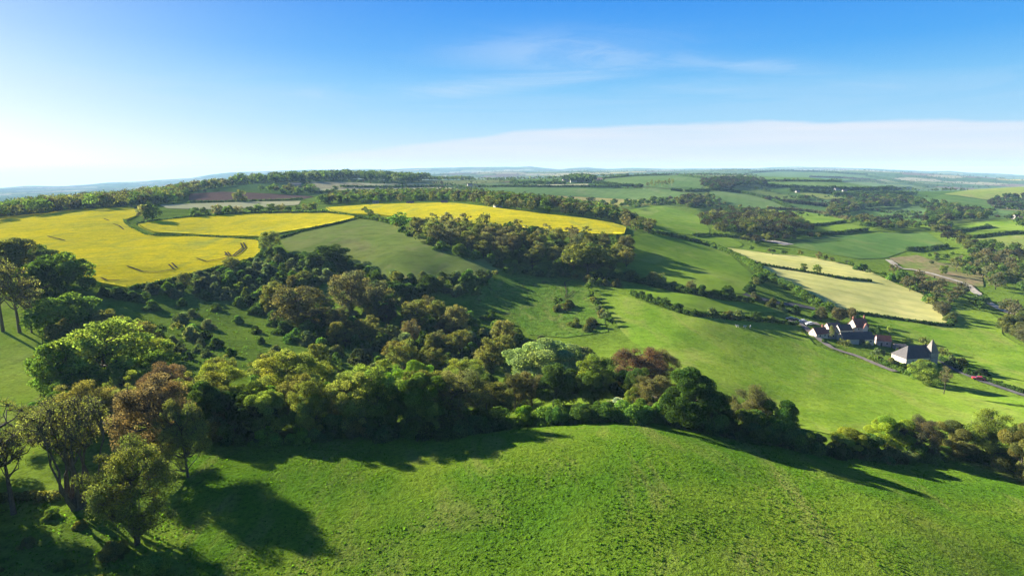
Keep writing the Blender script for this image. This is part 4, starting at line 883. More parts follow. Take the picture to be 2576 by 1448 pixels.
# ---- hedges
hg = 'hedges between the fields'
for pts, h, w, tint, lab, gp in [
 ([(1885,436),(1960,431),(2060,433),(2180,441)], 8,16,'dark','dark hedge along the top of the far hill field',.1),
 ([(1932,470),(2040,476),(2180,479),(2290,474)], 6,10,'dark','hedge below the greyish green far field',.1),
 ([(1990,482),(2080,487),(2200,497),(2290,503)], 6,9,'dark','hedge slanting down past the small yellowish far field',.1),
 ([(2180,445),(2290,462),(2330,472)], 8,14,'dark','hedge running down the far right slope',.1),
 ([(2040,447),(2120,449),(2200,456)], 8,14,'dusk','hedge crossing the dark green far hill field',.15),
 ([(2100,492),(2180,489),(2300,490)], 6,9,'dark','hedge below the far slope farm',.1),
 ([(1288,462),(1350,463),(1420,464)], 6,10,'dark','hedge left of the distant farmstead',.1),
 ([(1495,462),(1560,468),(1610,470)], 5,8,'dark','hedge right of the distant farmstead',.1),
 ([(1690,480),(1730,482),(1785,480)], 4,6,'dark','short hedge between hilltop field and hilltop copse',.15),
 ([(1932,503),(2000,512),(2080,520)], 5,8,'dusk','brown hedge above the valley woods',.1),
 ([(-60,1262),(20,1258),(90,1254),(150,1250),(185,1235)], 1.0,2.2,'olive','low rough bank behind the many-stemmed tree at lower left',.1),
 ([(0,548),(100,540),(175,530),(312,523)], 2.2,2.5,'dark','thin dark hedge between the big yellow crop and left woods',0),
 ([(314,557),(318,566),(332,576),(370,595),(388,596),(500,598),(600,603),(650,607)], 1.8,2.2,'dark','low dark hedge bent round the enclosed yellow crop',0),
 ([(345,566),(400,557),(480,549)], 2.2,2.5,'dark','short dark hedge on the upper left of the enclosed yellow crop',0),
 ([(325,731),(425,710),(550,678),(644,653),(660,637),(655,622)], 2.0,2.2,'dark','dark hedge curving under the front of the big yellow crop',0),
 ([(705,600),(757,583),(795,574),(856,561),(898,551)], 1.5,1.8,'dark','thin dark hedge between enclosed yellow crop and olive field',0),
 ([(480,549),(560,543),(644,539),(740,538),(819,537)], 3.0,3.5,'green','bushy hedge behind the enclosed yellow crop',.1),
 ([(819,537),(860,541),(900,548),(950,556)], 2.2,2.5,'dark','hedge between the enclosed and orange yellow crops',.1),
 ([(1640,588),(1700,598),(1763,612),(1830,636),(1880,662),(1900,682)], 3.2,4.0,'green','broad grey green hedge between the shadowed pasture and pale field',0),
 ([(1900,682),(1932,700),(2007,740),(2060,772),(2090,785)], 4.0,5.0,'green','thick hedge under the lower side of the pale field',0),
 ([(2090,780),(2182,793),(2250,803),(2357,819),(2395,820)], 1.6,2.0,'dark','thin hedge under the front corner of the pale field',0),
 ([(2395,820),(2380,795),(2352,765)], 2.2,2.5,'dark','dark hedge at the right tip of the pale field',0),
 ([(1893,664),(1932,671),(2032,687),(2120,703),(2190,709)], 1.8,2.5,'dark','dark hedge line crossing inside the pale field',0),
 ([(1590,742),(1650,765),(1738,793),(1830,803),(1900,808),(2000,818)], 2.2,2.6,'dark','long dark hedge above the broad pasture',0),
 ([(1540,700),(1620,715),(1720,735),(1800,750),(1890,760)], 2.6,3.2,'dark','dense dark hedge under the shadowed pasture',0),
 ([(1740,594),(1800,592),(1870,602),(1900,612)], 2.5,3,'green','hedge under the dark brown copse',0),
 ([(2045,569),(2085,565),(2125,559)], 2.5,3,'dark','short hedge between two small valley fields',0),
 ([(1985,590),(2057,590),(2107,590),(2180,580)], 3,4,'dark','hedge along the top of the broad bluish field',0),
 ([(2280,631),(2330,628),(2382,622)], 3,3.5,'dark','hedge at the right end of the broad bluish field',0),
 ([(2395,586),(2440,580),(2490,574),(2480,570)], 3,4,'dark','hedge clump below the bright right field',0),
 ([(2450,600),(2500,592),(2560,588),(2640,587)], 3,3.5,'dark','hedge above the dull right edge field',0),
 ([(2367,908),(2407,928),(2440,944),(2500,966),(2576,990)], 1.8,2.2,'dark','clipped hedge beyond the road past the barn',.1),
 ([(2190,905),(2240,925),(2290,945),(2330,958)], 1.8,2.2,'green','hedge bounding the broad pasture before the barn',0),
 ([(1932,527),(2000,530),(2070,538),(2130,552)], 4,5,'brown','brown hedge above the valley fields',0),
 ([(1785,478),(1850,482),(1932,500),(1990,525)], 4,5,'dark','hedge down the far side of the sloping pale green field',0),
 ([(1200,470),(1288,470),(1380,471),(1450,470),(1560,472)], 3.5,5,'dark','hedge along the top of the long pale green field',.1),
 ([(475,511),(600,508),(700,506),(760,503)], 2.5,3,'dark','dark hedge under the ploughed field',0),
 ([(790,486),(900,484),(1000,482),(1119,485)], 3,5,'dark','hedge under the pale tan strip',0),
 ([(860,471),(950,472),(1040,471),(1119,468)], 3,5,'dark','hedge over the pale tan strip',0),
 ([(1885,456),(1980,456),(2080,457),(2180,457)], 3,6,'dark','hedge between the two large far right fields',0),
 ([(1518,449),(1600,443),(1700,440),(1763,448)], 3,6,'dark','hedge along the hilltop above the row of trees',0),
]:
    hedge(pts, h, w, tint, lab, gp, group=hg)

# ---- middle distance: single trees in hedgerows, then woods that read as one mass
hr = [('bud','olive',9,14,.95,2),('dense','dark',7,11,1,2),('dense','green',7,11,1,2),('bud','brown',8,12,.95,1)]
along([(480,545),(560,541),(640,537),(720,535),(800,533)], 6.5, hr, 'behind the enclosed yellow crop', 'trees of the hedgerow behind the crops', 2.5)
along([(800,512),(880,513),(960,510),(1040,506),(1120,505),(1180,508)], 11, hr, 'behind the orange crop', 'trees of the belt behind the orange crop', 5)
along([(1180,508),(1250,522),(1320,528),(1400,538),(1480,545),(1560,562),(1600,580)], 10, [('bud','olive',9,13,.95,2),('bud','brown',9,13,.95,2),('dense','green',7,11,1,1)], 'right of the orange crop', 'trees of the belt falling from the orange crop', 4)
along([(1200,500),(1280,508),(1360,516),(1440,524),(1520,532),(1590,556),(1620,585)], 12, [('bud','olive',9,13,.95,2),('bud','brown',9,13,.95,2),('dense','green',7,11,1,1)], 'in the second orange crop belt', 'trees of the belt falling from the orange crop', 5)
along([(1360,500),(1420,505),(1480,510),(1540,515),(1600,512),(1650,505)], 13, [('dense','green',8,11,1,2),('dense','dark',8,11,1,2),('bud','brown',8,11,1,1)], 'under the long green field', 'trees under the long pale green field', 5)
for k, (px, py) in enumerate([(1630,474),(1638,473),(1648,472),(1655,471),(1665,471),(1672,470),(1682,470),(1690,469)]):
    x, y, z = ground(px, py); plant_at(x, y, z, random.uniform(13, 19), random.uniform(8, 11), 'slim', 'olive', where='on the hilltop field', group='row of hilltop trees')
plant(1736,484,14,10,'dense','dark','lone small tree between hilltop row and hilltop copse', group=None)
plant(604,508,32,34,'dense','olive','rounded tree standing in the ploughed field edge', group=None)
plant(845,480,14,18,'dense','dark','lone dark tree in the pale tan strip', group=None)
along([(0,545),(80,540),(170,532),(260,525),(330,522),(400,515),(465,512)], 11, [('dense','green',10,14,.95,3),('bud','olive',11,15,.95,3),('bud','brown',11,15,.95,1)], 'before the left woods', 'trees at the front of the left woods', 2)
M = ['dark','green','olive','brown']
wood_mass([(790,515),(860,500),(960,492),(1080,490),(1180,492),(1280,505),(1400,518),(1500,530),(1590,558),(1575,568),(1480,543),(1380,534),(1290,523),(1180,507),(1120,504),(960,508),(830,517)], 11, 9, 14, ['olive','green','dark','dusk','green'], 'continuous tree belt behind the orange crop')
wood_mass(None, 11, 9, 20, ['olive','green','dusk','olive','dark'], 'olive and brown woods along the left behind the big yellow crop', poly=pd([(-250,650),(0,692),(175,732),(312,752),(345,775),(420,850),(470,910),(478,1060),(330,1010),(150,930),(0,860),(-250,820)]))
wood_mass(None, 15, 11, 16, ['grey','green','dark'], 'greyer woodland at the far left falling to the plain', poly=pd([(-300,830),(0,880),(150,950),(300,1050),(200,1400),(0,1300),(-300,1200)]))
wood_mass([(330,476),(430,466),(560,455),(640,448),(700,450),(640,470),(560,478),(480,480),(400,482)], 16, 8, 19, M, 'dark wooded ridge behind the left woods', poly=pd([(300,1060),(280,1500),(600,1750),(600,1200),(480,1020),(400,1000)]))
wood_mass([(620,470),(650,445),(760,446),(850,440),(920,438),(1000,450),(1060,462),(960,466),(860,468),(760,470)], 16, 9, 24, ['dark','green','grey','dark'], 'tall dark wooded hill with a village among the trees', poly=pd([(590,1250),(560,1700),(1080,1900),(1060,1450),(1000,1250),(900,1330),(800,1250),(700,1180)]))
wood_mass([(640,485),(700,478),(790,480),(780,492),(700,490)], 16, 10, 13, M, 'trees along the top of the ploughed field')
wood_mass([(1000,452),(1090,447),(1180,452),(1170,466),(1060,466)], 20, 9, 13, ['dark','grey','green'], 'scattered trees right of the wooded hill', poly=pd([(1060,1600),(1050,2000),(1190,2000),(1180,1700)]))
wood_mass([(1765,462),(1800,458),(1870,455),(1920,462),(1925,470),(1870,472),(1830,480),(1790,482),(1765,472)], 15, 12, 17, ['dusk','dark','dusk'], 'brown hilltop copse above the sloping field')
wood_mass([(1700,505),(1750,498),(1785,502),(1790,520),(1740,528),(1705,522)], 13, 9, 13, ['dusk','olive','dark'], 'small brown copse above the rounded pasture')
wood_mass([(1760,560),(1800,545),(1870,545),(1930,548),(1990,560),(2030,580),(2040,590),(1960,600),(1870,600),(1800,595),(1780,580)], 11, 11, 16, ['dusk','dusk','dark','olive'], 'dark brown copse in the valley, largest at centre right')
wood_mass([(1870,603),(1960,602),(2040,595),(2060,602),(1960,612),(1900,622),(1860,612)], 12, 6, 9, ['dusk','olive'], 'low brown thicket below the dark brown copse')
wood_mass([(2080,535),(2100,515),(2160,505),(2240,502),(2310,510),(2330,520),(2240,524),(2165,530),(2120,550),(2090,550)], 14, 11, 15, ['dusk','olive','dark','green'], 'brown woodland above the enclosed bluish field')
wood_mass([(2130,560),(2180,555),(2240,565),(2300,572),(2330,580),(2230,584),(2180,580),(2150,570)], 12, 8, 12, ['olive','dusk','green'], 'woodland strip between the two bluish fields')
wood_mass([(2310,512),(2370,518),(2440,530),(2500,542),(2480,556),(2400,560),(2380,610),(2340,590),(2325,560),(2330,540)], 13, 8, 13, ['dark','green','dusk','olive'], 'mixed woods in the valley below the right hill')
wood_mass([(2380,610),(2420,600),(2450,620),(2500,625),(2576,640),(2576,660),(2440,665),(2420,640)], 12, 9, 13, ['olive','dusk','green'], 'woodland running down from the valley to the right edge wood')
wood_mass([(2480,520),(2510,500),(2560,495),(2640,500),(2640,525),(2540,528)], 14, 9, 13, ['dusk','dark'], 'copse on the slope of the right hill')
wood_mass([(2545,545),(2580,540),(2640,545),(2640,590),(2576,585),(2550,565)], 14, 7, 10, ['olive','green'], 'trees round the white cottages at the right edge')
wood_mass([(1700,470),(1640,460)]+[(1660,455),(1720,462)], 60, 6, 8, ['dark'], 'few bushes on the hilltop field')
wood_mass([(1415,455),(1440,448),(1475,448),(1500,456),(1490,461),(1430,461)], 14, 11, 16, ['dark','dark','green'], 'dark clump of trees round the distant farmstead')

wood_mass([(1560,522),(1620,510),(1660,505),(1700,512),(1690,520),(1640,516),(1600,530)], 12, 7, 10, ['green','dark'], 'green thicket above the rounded pasture')
wood_mass([(1790,500),(1830,515),(1900,530),(1930,545),(1880,548),(1820,535),(1780,520)], 22, 5, 8, ['brown','olive','green'], 'thin scrub line under the sloping pale green field')
# far hedges and spinneys of the patchwork
def in_view(x, y): 
    a = np.abs(np.arctan2(x, y)); return a < R(47)
def avoid_fields(x, y):
    m = np.ones(x.shape, bool)
    for poly in FARPOLY: m &= ~inside(poly, x, y)
    return m
FARPOLY = [world_poly(p) for p in ([(1190,478),(1288,472),(1400,473),(1550,476),(1640,474),(1690,478),(1760,495),(1690,503),(1600,503),(1500,498),(1400,492),(1288,490)],
   [(1518,451),(1600,444),(1700,442),(1763,450),(1770,466),(1760,478),(1700,475),(1640,471),(1560,469)],[(1785,481),(1850,485),(1932,503),(1990,528),(1932,530),(1880,524),(1800,510)],
   [(2370,489),(2457,476),(2576,469),(2750,470),(2750,510),(2576,507),(2482,503)],[(2317,504),(2370,491),(2482,505),(2510,535),(2472,543),(2382,527)],[(1890,436),(1960,432),(2060,434),(2180,442),(2240,450),(2180,455),(2040,455),(1932,455)],
   [(1890,458),(2040,458),(2180,459),(2290,473),(2180,478),(2100,475),(1990,478),(1932,470)],[(475,488),(560,483),(644,486),(720,490),(790,495),(760,502),(644,506),(475,510)])]
for r0, r1, ncand, hm, lab in [(950,1600,70000,(2.5,8),'hedges and hedgerow trees of the nearer patchwork'),(1600,2800,90000,(3,9),'hedges and spinneys of the farther patchwork'),(2800,5600,110000,(5,12),'dark hedge lines far off below the skyline')]:
    r = np.exp(rng.uniform(math.log(r0), math.log(r1), ncand)); a = rng.uniform(R(-46), R(46), ncand); x, y = r*np.sin(a), r*np.cos(a)
    _, e = patch_cells(x, y); wdt = 3+r*.0009
    m = ((e < wdt) & (rng.random(ncand) < .75)) | ((vnoise(x/420, y/420, 77, 3) > .44) & (r > 2600))
    m &= avoid_fields(x, y); x, y = x[m], y[m]
    tree_mass(x, y, hm[0], hm[1], ['dark','green','dark','grey','dusk'], lab, cards={950: 7, 1600: 4, 2800: 2}[r0], name='distant_hedgerows')

# ------------------------------------------------------------------ buildings, cars, sheep
W_LIME = plain('limewashed_wall', (.44, .40, .33), .85, 1.5, .15, .2)
W_STONE = plain('grey_stone_wall', (.27, .25, .22), .9, 1.2, .3, .1)
W_PINK = plain('pinkish_render_wall', (.36, .30, .28), .9, 1.0, .2, .1)
def tile_mat(name, c, c2):
    m, t, out = new_mat(name); tcn = nd(t, 'ShaderNodeTexCoord')
    br_ = nd(t, 'ShaderNodeTexBrick', i_Scale=2.2, i_Mortar_Size=.02); br_.inputs['Color1'].default_value = (*c, 1); br_.inputs['Color2'].default_value = (*c2, 1); br_.inputs['Mortar'].default_value = (*[v*.5 for v in c], 1)
    t.links.new(tcn.outputs['Object'], br_.inputs['Vector']); n = noise(t, tcn.outputs['Object'], .9, 4, .6); r = ramp(t, [(.3, .7), (.7, 1.2)]); t.links.new(n, r.inputs[0])
    b = nd(t, 'ShaderNodeBsdfPrincipled', i_Roughness=.75); t.links.new(mixc(t, 1.0, br_.outputs[0], r.outputs[0], 'MULTIPLY'), b.inputs[0]); t.links.new(b.outputs[0], out.inputs[0]); return m
T_RED = tile_mat('red_clay_tiles', (.27, .085, .05), (.20, .07, .045)); T_BROWN = tile_mat('brown_clay_tiles', (.20, .12, .09), (.15, .09, .07))
T_SLATE = tile_mat('dark_slates', (.050, .044, .044), (.068, .060, .058)); T_PALE = tile_mat('pale_roofing', (.17, .14, .12), (.14, .12, .10))
GLASS = plain('window_glass', (.03, .035, .04), .15, 1, .1, .6); WOODW = plain('white_joinery', (.6, .6, .57), .6, 2, .1)
DOORM = plain('dark_door', (.05, .05, .045), .7, 2, .2)
def boxes(name, bs, mat, parent, col=None):
    V, Q_ = [], []
    for (x0, y0, z0, x1, y1, z1) in bs:
        b = len(V); V += [(x, y, z) for z in (z0, z1) for x, y in ((x0, y0), (x1, y0), (x1, y1), (x0, y1))]
        Q_ += [(b, b+3, b+2, b+1), (b+4, b+5, b+6, b+7), (b, b+1, b+5, b+4), (b+1, b+2, b+6, b+5), (b+2, b+3, b+7, b+6), (b+3, b, b+4, b+7)]
    return link(name, mesh_np(name, np.array(V, float), np.array(Q_), mat), parent)
def poly_part(name, V, faces, mat, parent):
    me = bpy.data.meshes.new(name); me.from_pydata(V, [], faces); me.materials.append(mat); me.update(); return link(name, me, parent)
def gable_house(px, py, L_, W, he, hr, naz, wall, roof, label, name='cottage', cat='house', chim=(), wins=(), doors=(), hips=(0, 0), group=None, base=-1.0):
    """long axis along local x, front wall towards local -y, whose outward azimuth is naz; hips: how far the ridge stops short at each end"""
    x, y, z = ground(px, py); r = empty(name, (x, y, z), math.pi-R(naz)); tag(r, label, cat, group); r.scale = (.76, .76, .76)
    a, b = L_/2, W/2; h0, h1 = hips
    V = [(-a,-b,base),(a,-b,base),(a,b,base),(-a,b,base),(-a,-b,he),(a,-b,he),(a,b,he),(-a,b,he)]; Fc = [(0,1,5,4),(2,3,7,6)]
    if h0: Fc.append((3,0,4,7))
    else: V.append((-a,0,hr-.12)); Fc.append((3,0,4,len(V)-1,7))
    if h1: Fc.append((1,2,6,5))
    else: V.append((a,0,hr-.12)); Fc.append((1,2,6,len(V)-1,5))
    poly_part('wall', V, Fc, wall, r)
    o = .35; k = (hr-he)/b; ez = he-o*k+.12; A = a+(.25 if not h0 else o); B = a+(.25 if not h1 else o)
    RV = [(-A,-b-o,ez),(B,-b-o,ez),(B,b+o,ez),(-A,b+o,ez),(-a+h0-(.25 if not h0 else 0),0,hr+.12),(a-h1+(.25 if not h1 else 0),0,hr+.12)]
    RV += [(p[0],p[1],p[2]-.16) for p in RV]
    RF = [(0,1,5,4),(2,3,4,5),(6,10,11,7),(8,11,10,9),(0,6,7,1),(2,8,9,3)]
    RF += [(3,0,4),(9,10,6),(3,9,6,0)] if h0 else [(0,4,10,6),(3,9,10,4)]
    RF += [(1,2,5),(7,11,8),(1,7,8,2)] if h1 else [(1,7,11,5),(2,5,11,8)]
    ro = poly_part('roof', RV, RF, roof, r)
    for cx in chim:
        c = boxes('chimney', [(cx-.45,-.4,hr-.7,cx+.45,.4,hr+1.3),(cx-.52,-.47,hr+1.3,cx+.52,.47,hr+1.45)], roof if roof is T_RED else wall, ro)
        boxes('pot', [(cx-.25,-.12,hr+1.45,cx-.03,.12,hr+1.9),(cx+.05,-.12,hr+1.45,cx+.27,.12,hr+1.9)], T_RED, ro)
    for (side, u, wz, ww, wh) in wins:    # side: f front, l left gable, r right gable
        if side == 'f': f = [(u-ww/2-.08,-b-.04,wz-.08,u+ww/2+.08,-b-.003,wz+wh+.08)]; g = [(u-ww/2,-b-.06,wz,u+ww/2,-b-.041,wz+wh)]
        elif side == 'l': f = [(-a-.04,u-ww/2-.08,wz-.08,-a-.003,u+ww/2+.08,wz+wh+.08)]; g = [(-a-.06,u-ww/2,wz,-a-.041,u+ww/2,wz+wh)]
        else: f = [(a+.003,u-ww/2-.08,wz-.08,a+.04,u+ww/2+.08,wz+wh+.08)]; g = [(a+.041,u-ww/2,wz,a+.06,u+ww/2,wz+wh)]
        fr = boxes('window', f, WOODW, r); boxes('pane', g, GLASS, fr)
    for (u, ww, wh) in doors: boxes('door', [(u-ww/2,-b-.07,-.2,u+ww/2,-b-.004,wh)], DOORM, r)
    return r
gable_house(2150, 861, 19, 7.5, 3.3, 6.6, 177, W_LIME, T_SLATE, 'long white gabled barn with a dark slate roof in the hamlet', 'barn', 'barn', wins=[('l',0,4.2,.9,1.0),('l',0,1.2,1.0,1.2),('f',-6,1.2,1.1,1.1),('f',5,1.2,1.1,1.1),('f',7.5,1.2,1.1,1.1)], doors=[(2,3.4,2.9)])
b_ = gable_house(2058, 846, 8.5, 6.5, 2.7, 5.8, 165, W_LIME, T_RED, 'small cottage with white gable and red tiled roof beside the lane', chim=(2.5,), wins=[('l',0,3.0,.8,.9),('f',-1.5,.9,1,1.1),('f',2,.9,1,1.1)])
gable_house(2082, 848, 7.5, 5.5, 2.4, 5.0, 172, W_STONE, T_BROWN, 'low brown tiled cottage right of the white gabled one', chim=(-2.5,), wins=[('f',-1.5,.9,1,1),('f',1.8,.9,1,1)])
gable_house(2094, 832, 8, 6, 2.8, 5.4, 178, W_PINK, T_BROWN, 'brown roofed cottage behind the bare poplar', wins=[('f',-2,1,1,1),('f',2,1,1,1)])
gable_house(2120, 838, 8.5, 6, 3.0, 5.9, 172, W_LIME, T_SLATE, 'white gabled cottage with a slate roof in the middle of the hamlet', wins=[('l',0,3,.8,.9),('f',2,1,1,1)])
hD = gable_house(2156, 838, 9.5, 7.5, 5.4, 9.8, 165, W_LIME, T_RED, 'tall farmhouse with steep red tiled roof and chimneys', 'farmhouse', 'house', chim=(-4.2, 4.2), wins=[('l',-1.8,3.4,.9,1.2),('l',1.8,3.4,.9,1.2),('l',0,6.6,.8,.9),('f',-3,3.4,.9,1.2),('f',3,3.4,.9,1.2)])
V = [(-1.9,-6.2,-1),(1.9,-6.2,-1),(1.9,-3.7,-1),(-1.9,-3.7,-1),(-1.9,-6.2,5.2),(1.9,-6.2,5.2),(1.9,-3.7,5.2),(-1.9,-3.7,5.2),(0,-6.2,8.0)]
poly_part('porch_wing', V, [(0,1,5,8,4),(1,2,6,5),(3,0,4,7)], W_LIME, hD)
poly_part('wing_roof', [(-2.2,-6.5,4.95),(0,-6.5,8.2),(2.2,-6.5,4.95),(2.2,-3.2,4.95),(0,-1.6,8.2),(-2.2,-3.2,4.95)], [(0,1,4,5),(1,2,3,4)], T_RED, hD)
gable_house(2220, 867, 7.5, 5.8, 3.4, 6.0, 195, W_PINK, T_RED, 'square outbuilding with bright red tiled roof right of the white barn', 'outbuilding', 'outbuilding', wins=[('f',1.5,1.2,1,1)], doors=[(-1.5,1,2)])
gable_house(2192, 856, 5, 4, 2.3, 3.6, 177, W_STONE, T_SLATE, 'small slate roofed shed between the white barn and red roofed outbuilding', 'shed', 'shed', doors=[(0,1.2,1.9)])
gable_house(2262, 878, 6, 4, 2.2, 3.4, 190, W_STONE, T_PALE, 'pale roofed shed behind the big hipped barn', 'shed', 'shed', doors=[(0,1.6,1.9)])
hF = gable_house(2296, 910, 18.5, 10.5, 4.2, 9.6, 170, W_LIME, T_SLATE, 'big hipped slate barn with a steep pointed turret roof', 'hipped_barn', 'barn', hips=(5, 0), wins=[('f',-5,1.6,.8,1.2),('f',-1,1.6,.8,1.2),('f',3,1.6,.8,1.2)], doors=[(6,2.4,2.8)])
boxes('turret_wall', [(5.6,-5.55,-1,10.4,-.6,6.6)], W_STONE, hF)
poly_part('turret_roof', [(5.4,-5.8,6.2),(10.6,-5.8,6.2),(10.6,-.4,6.2),(5.4,-.4,6.2),(7.7,-3.1,13.4),(8.3,-3.1,13.4)], [(0,1,5,4),(1,2,5),(2,3,4,5),(3,0,4)], T_PALE, hF)
W_FAR = plain('weathered_cream_wall', (.29, .27, .24), .9, 1, .2, .1)
W_ = ('f',-2,1.2,.9,1.1), ('f',2,1.2,.9,1.1)
for px, py, L_, W, he, hr, naz, wl, rf, lab in [
 (1252,521,10,6.5,3.8,7,150,W_LIME,T_SLATE,'white gabled house alone among trees at the end of the orange crop'),
 (1032,514,10,6,2.6,4.6,175,W_LIME,T_PALE,'low pale roofed building at the left edge of the orange crop trees'),
 (1118,513,9,6,2.8,5.0,175,W_LIME,T_PALE,'pale roofed bungalow behind the orange crop'),
 (945,512,9,6,2.4,4.2,175,W_LIME,T_PALE,'small pale shed roof at the near end of the orange crop'),
 (742,468,26,14,4,7,170,W_LIME,T_PALE,'wide pale roofed barn below the wooded hill'),
 (1058,449,16,9,5,9,165,W_LIME,T_SLATE,'white house in the village on the wooded hill'),
 (1075,451,14,9,5,9,185,W_PINK,T_BROWN,'pinkish house in the hilltop village'),
 (1108,450,14,9,5,9,170,W_LIME,T_BROWN,'white house at the right of the hilltop village'),
 (1182,469,14,9,5,9,160,W_LIME,T_SLATE,'white farmhouse at the left end of the long green field'),
 (1198,470,12,8,4,7,180,W_LIME,T_PALE,'pale outbuilding beside the white farmhouse'),
 (1424,459,22,12,6,10,165,W_PINK,T_BROWN,'brownish barn at the left of the distant farmstead'),
 (1443,460,20,12,6,11,175,W_LIME,T_SLATE,'white walled slate barn in the middle of the distant farmstead'),
 (1462,459,18,10,5,9,170,W_LIME,T_SLATE,'white house at the right of the distant farmstead'),
 (1480,458,14,9,4,7,180,W_PINK,T_PALE,'pale shed at the right end of the distant farmstead'),
 (2556,552,12,8,4.8,8.5,165,W_LIME,T_RED,'white cottage with red roof at the right edge valley'),
 (2570,556,10,7,4.5,8,200,W_LIME,T_BROWN,'white cottage with brown roof at the right edge valley'),
 (2383,570,10,7,5,8,160,W_LIME,T_SLATE,'white house half hidden in the valley trees'),
 (2104,479,13,8,4,7,165,W_LIME,T_PALE,'pale farm building on the far right slope'),
 (2124,483,11,7,4,7,180,W_LIME,T_BROWN,'white farmhouse on the far right slope'),
 (2006,485,11,7,4,6.5,165,W_LIME,T_PALE,'pale barn left of the far slope farm'),
]: gable_house(px, py, L_, W, he, hr, naz, W_FAR if wl is W_LIME and px != 1252 else wl, rf, lab, 'farmhouse' if L_ < 16 else 'barn', 'house' if L_ < 16 else 'barn', wins=W_, group='buildings scattered over the countryside')
# cars
def paint(name, c): return plain(name, c, .28, 5, .03, .6)
TYRE = plain('tyre_rubber', (.02, .02, .02), .9, 5, .1)
def car(px, py, az_, mat, label, name='parked_car', group=None):
    x, y, z = ground(px, py); r = empty(name, (x, y, z+.35), math.pi-R(az_)); tag(r, label, 'car', group)
    prof = [(-2.1,.35),(-2.1,.78),(-1.9,.92),(-1.05,.98),(-.45,1.42),(1.05,1.45),(1.75,1.02),(2.1,.95),(2.12,.35)]; n = len(prof)
    V = [(a, -.82+(.10 if b > 1.1 else 0), b) for a, b in prof]+[(a, .82-(.10 if b > 1.1 else 0), b) for a, b in prof]
    body = poly_part('body', V, [tuple(range(n)), tuple(range(2*n-1, n-1, -1))]+[(i, i+n, (i+1) % n+n, (i+1) % n) for i in range(n)], mat, r)
    for s in (-1, 1): poly_part('side_window', [(-.85, s*.835, 1.0), (-.4, s*.80, 1.36), (1.0, s*.80, 1.38), (1.5, s*.835, 1.03)], [(0,1,2,3) if s > 0 else (3,2,1,0)], GLASS, r)
    poly_part('windscreen', [(-1.0,-.70,1.03),(-.5,-.64,1.40),(-.5,.64,1.40),(-1.0,.70,1.03)], [(0,3,2,1)], GLASS, r)
    for a in (-1.35, 1.35):
        for s in (-1, 1):
            th = np.arange(12)*math.pi/6; W1 = [(a+.33*math.cos(t), s*.70, .33+.33*math.sin(t)) for t in th]+[(a+.33*math.cos(t), s*.90, .33+.33*math.sin(t)) for t in th]
            poly_part('wheel', W1, [tuple(range(12)), tuple(range(23, 11, -1))]+[(i, (i+1) % 12, (i+1) % 12+12, i+12) for i in range(12)], TYRE, r)
    return r
car(2461, 957, 205, paint('red_paint', (.38, .02, .025)), 'bright red car on the road near the right edge', 'red_car')
PK = 'cars parked at the lane end'
car(1988, 806, 200, paint('dark_blue_paint', (.02, .03, .07)), 'dark blue car at the left of the parked row', group=PK)
car(1998, 808, 200, paint('black_paint', (.012, .012, .014)), 'black car in the middle of the parked row', group=PK)
car(2018, 812, 180, paint('silver_paint', (.45, .46, .48)), 'silver car at the right of the parked row', group=PK)
car(2036, 818, 170, paint('white_paint', (.7, .7, .7)), 'white car parked close above the red roofed cottage', group=PK)
# sheep
FLEECE = plain('fleece', (.55, .50, .40), .95, 8, .2)
def blob(c, rx, ry, rz, n=8, m=6):
    V = [(c[0]+rx*math.sin(math.pi*j/m)*math.cos(2*math.pi*i/n), c[1]+ry*math.sin(math.pi*j/m)*math.sin(2*math.pi*i/n), c[2]+rz*math.cos(math.pi*j/m)) for j in range(m+1) for i in range(n)]
    return V, [(j*n+i, j*n+(i+1) % n, (j+1)*n+(i+1) % n, (j+1)*n+i) for j in range(m) for i in range(n)]
for k, (px, py, wh) in enumerate([(1855,824,'leftmost'), (1873,825,'middle'), (1887,826,'rightmost')]):
    V, Q_ = [], []
    for c, rx, ry, rz in [((0,0,.62),.58,.28,.3), ((-.45,0,.78),.26,.17,.2), ((-.68,0,.88),.2,.11,.13)]+[((a,b,.22),.06,.06,.26) for a in (-.35,.35) for b in (-.14,.14)]:
        v, q = blob(c, rx, ry, rz); Q_ += [tuple(i+len(V) for i in f) for f in q]; V += v
    x, y, z = ground(px, py); o = link('sheep', mesh_np('sheep', np.array(V), np.array(Q_), FLEECE, smooth=True), None, (x, y, z+.15)); o.rotation_euler = (0, 0, k*2.1); o.scale = (1.3, 1.3, 1.3)
    tag(o, '%s of three pale sheep grazing under the upper pasture hedge' % wh, 'sheep', 'sheep on the broad pasture')

for q in [(2072,862,12,14,'bush','green','small green bush between the brown tiled cottage and the lane'), (2112,852,16,14,'dense','green','small tree before the middle cottages of the hamlet'), (2180,842,16,16,'dense','dark','dark tree right of the tall farmhouse'),
          (2135,826,14,16,'bud','brown','brown tree left of the tall farmhouse'), (2245,872,14,16,'bush','olive','olive bush right of the red roofed outbuilding'), (2205,884,12,20,'bush','green','green bush below the red roofed outbuilding'),
          (2258,890,16,18,'bush','dark','dark bush at the back of the big hipped barn'), (2085,824,15,18,'dense','olive','olive tree behind the low brown cottage')]: plant(*q, group=None)

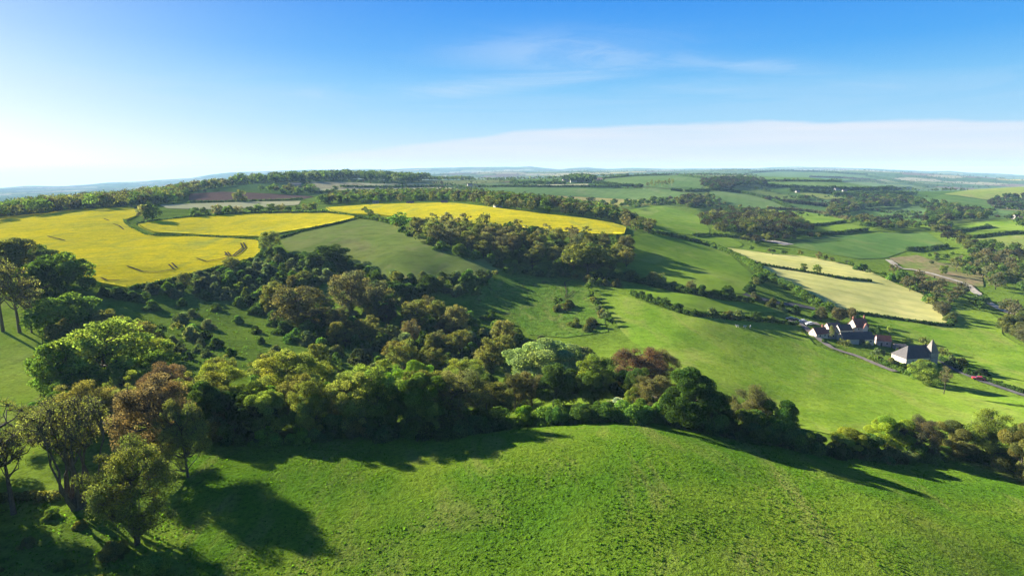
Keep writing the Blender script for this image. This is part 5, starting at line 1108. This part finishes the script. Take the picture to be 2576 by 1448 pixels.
# ------------------------------------------------------------------ the air between: one even volume
hm, ht, ho = new_mat('hazy_air')
pv = nd(ht, 'ShaderNodeVolumePrincipled', i_Density=5.6e-5, i_Anisotropy=0.0); pv.inputs['Color'].default_value = (.42, .69, 1.0, 1)
ht.links.new(pv.outputs[0], ho.inputs['Volume'])
b0, b1 = float(HZ.min())-2, max(CAMZ+4, float(HZ[GR < 13000].max())+12)
S_ = 16600
VB = [(x, y, z) for z in (b0, b1) for x, y in ((-S_, -S_), (S_, -S_), (S_, S_), (-S_, S_))]
hb = link('haze', mesh_np('haze', VB, np.array([(0, 3, 2, 1), (4, 5, 6, 7), (0, 1, 5, 4), (1, 2, 6, 5), (2, 3, 7, 6), (3, 0, 4, 7)]), hm))
tag(hb, kind='stuff')

# bushes: of each kind the 290 that show largest stand alone, the rest are one mass
BQ.sort(key=lambda q: -q[0]); nk = {True: 0, False: 0}; rest = []
for _, a in BQ:
    th_ = a[6] in ('grey', 'pale', 'white')
    if nk[th_] < 285: nk[th_] += 1; plant_at(*a[:7], label=a[7], where=a[8], group=a[9], now=True)
    else: rest.append(a)
if rest: tree_mass(np.array([a[0] for a in rest]), np.array([a[1] for a in rest]), 3.2, 5.5, ['green','dark','olive','grey'], 'the smaller and farther bushes of hedges and scrub', cards=26, name='distant_bushes', wr=.62)
print('bushes', nk, len(rest))
# ------------------------------------------------------------------ labels of look-alikes: told apart by their order in their own row or wood
ONES = 'first second third fourth fifth sixth seventh eighth ninth tenth eleventh twelfth thirteenth fourteenth fifteenth sixteenth seventeenth eighteenth nineteenth'.split()
TENS = {2: 'twent', 3: 'thirt', 4: 'fort', 5: 'fift', 6: 'sixt', 7: 'sevent', 8: 'eight', 9: 'ninet'}
def ordinal(n):
    if n < 20: return ONES[n-1]
    t, u = divmod(n, 10); return TENS[t]+'ieth' if u == 0 else TENS[t]+'y-'+ONES[u-1]
by = {}
for o, ph, where, px in REG: by.setdefault((ph, where), []).append((px, o))
for (ph, where), L_ in by.items():
    L_.sort(key=lambda q: q[0])
    for i, (px, o) in enumerate(L_):
        o['label'] = ('the only %s %s' % (ph, where)) if len(L_) == 1 else ('%s %s from the left %s' % (ordinal(i+1), ph, where))
print('plants', NT[0], 'objects', len(sc.objects))
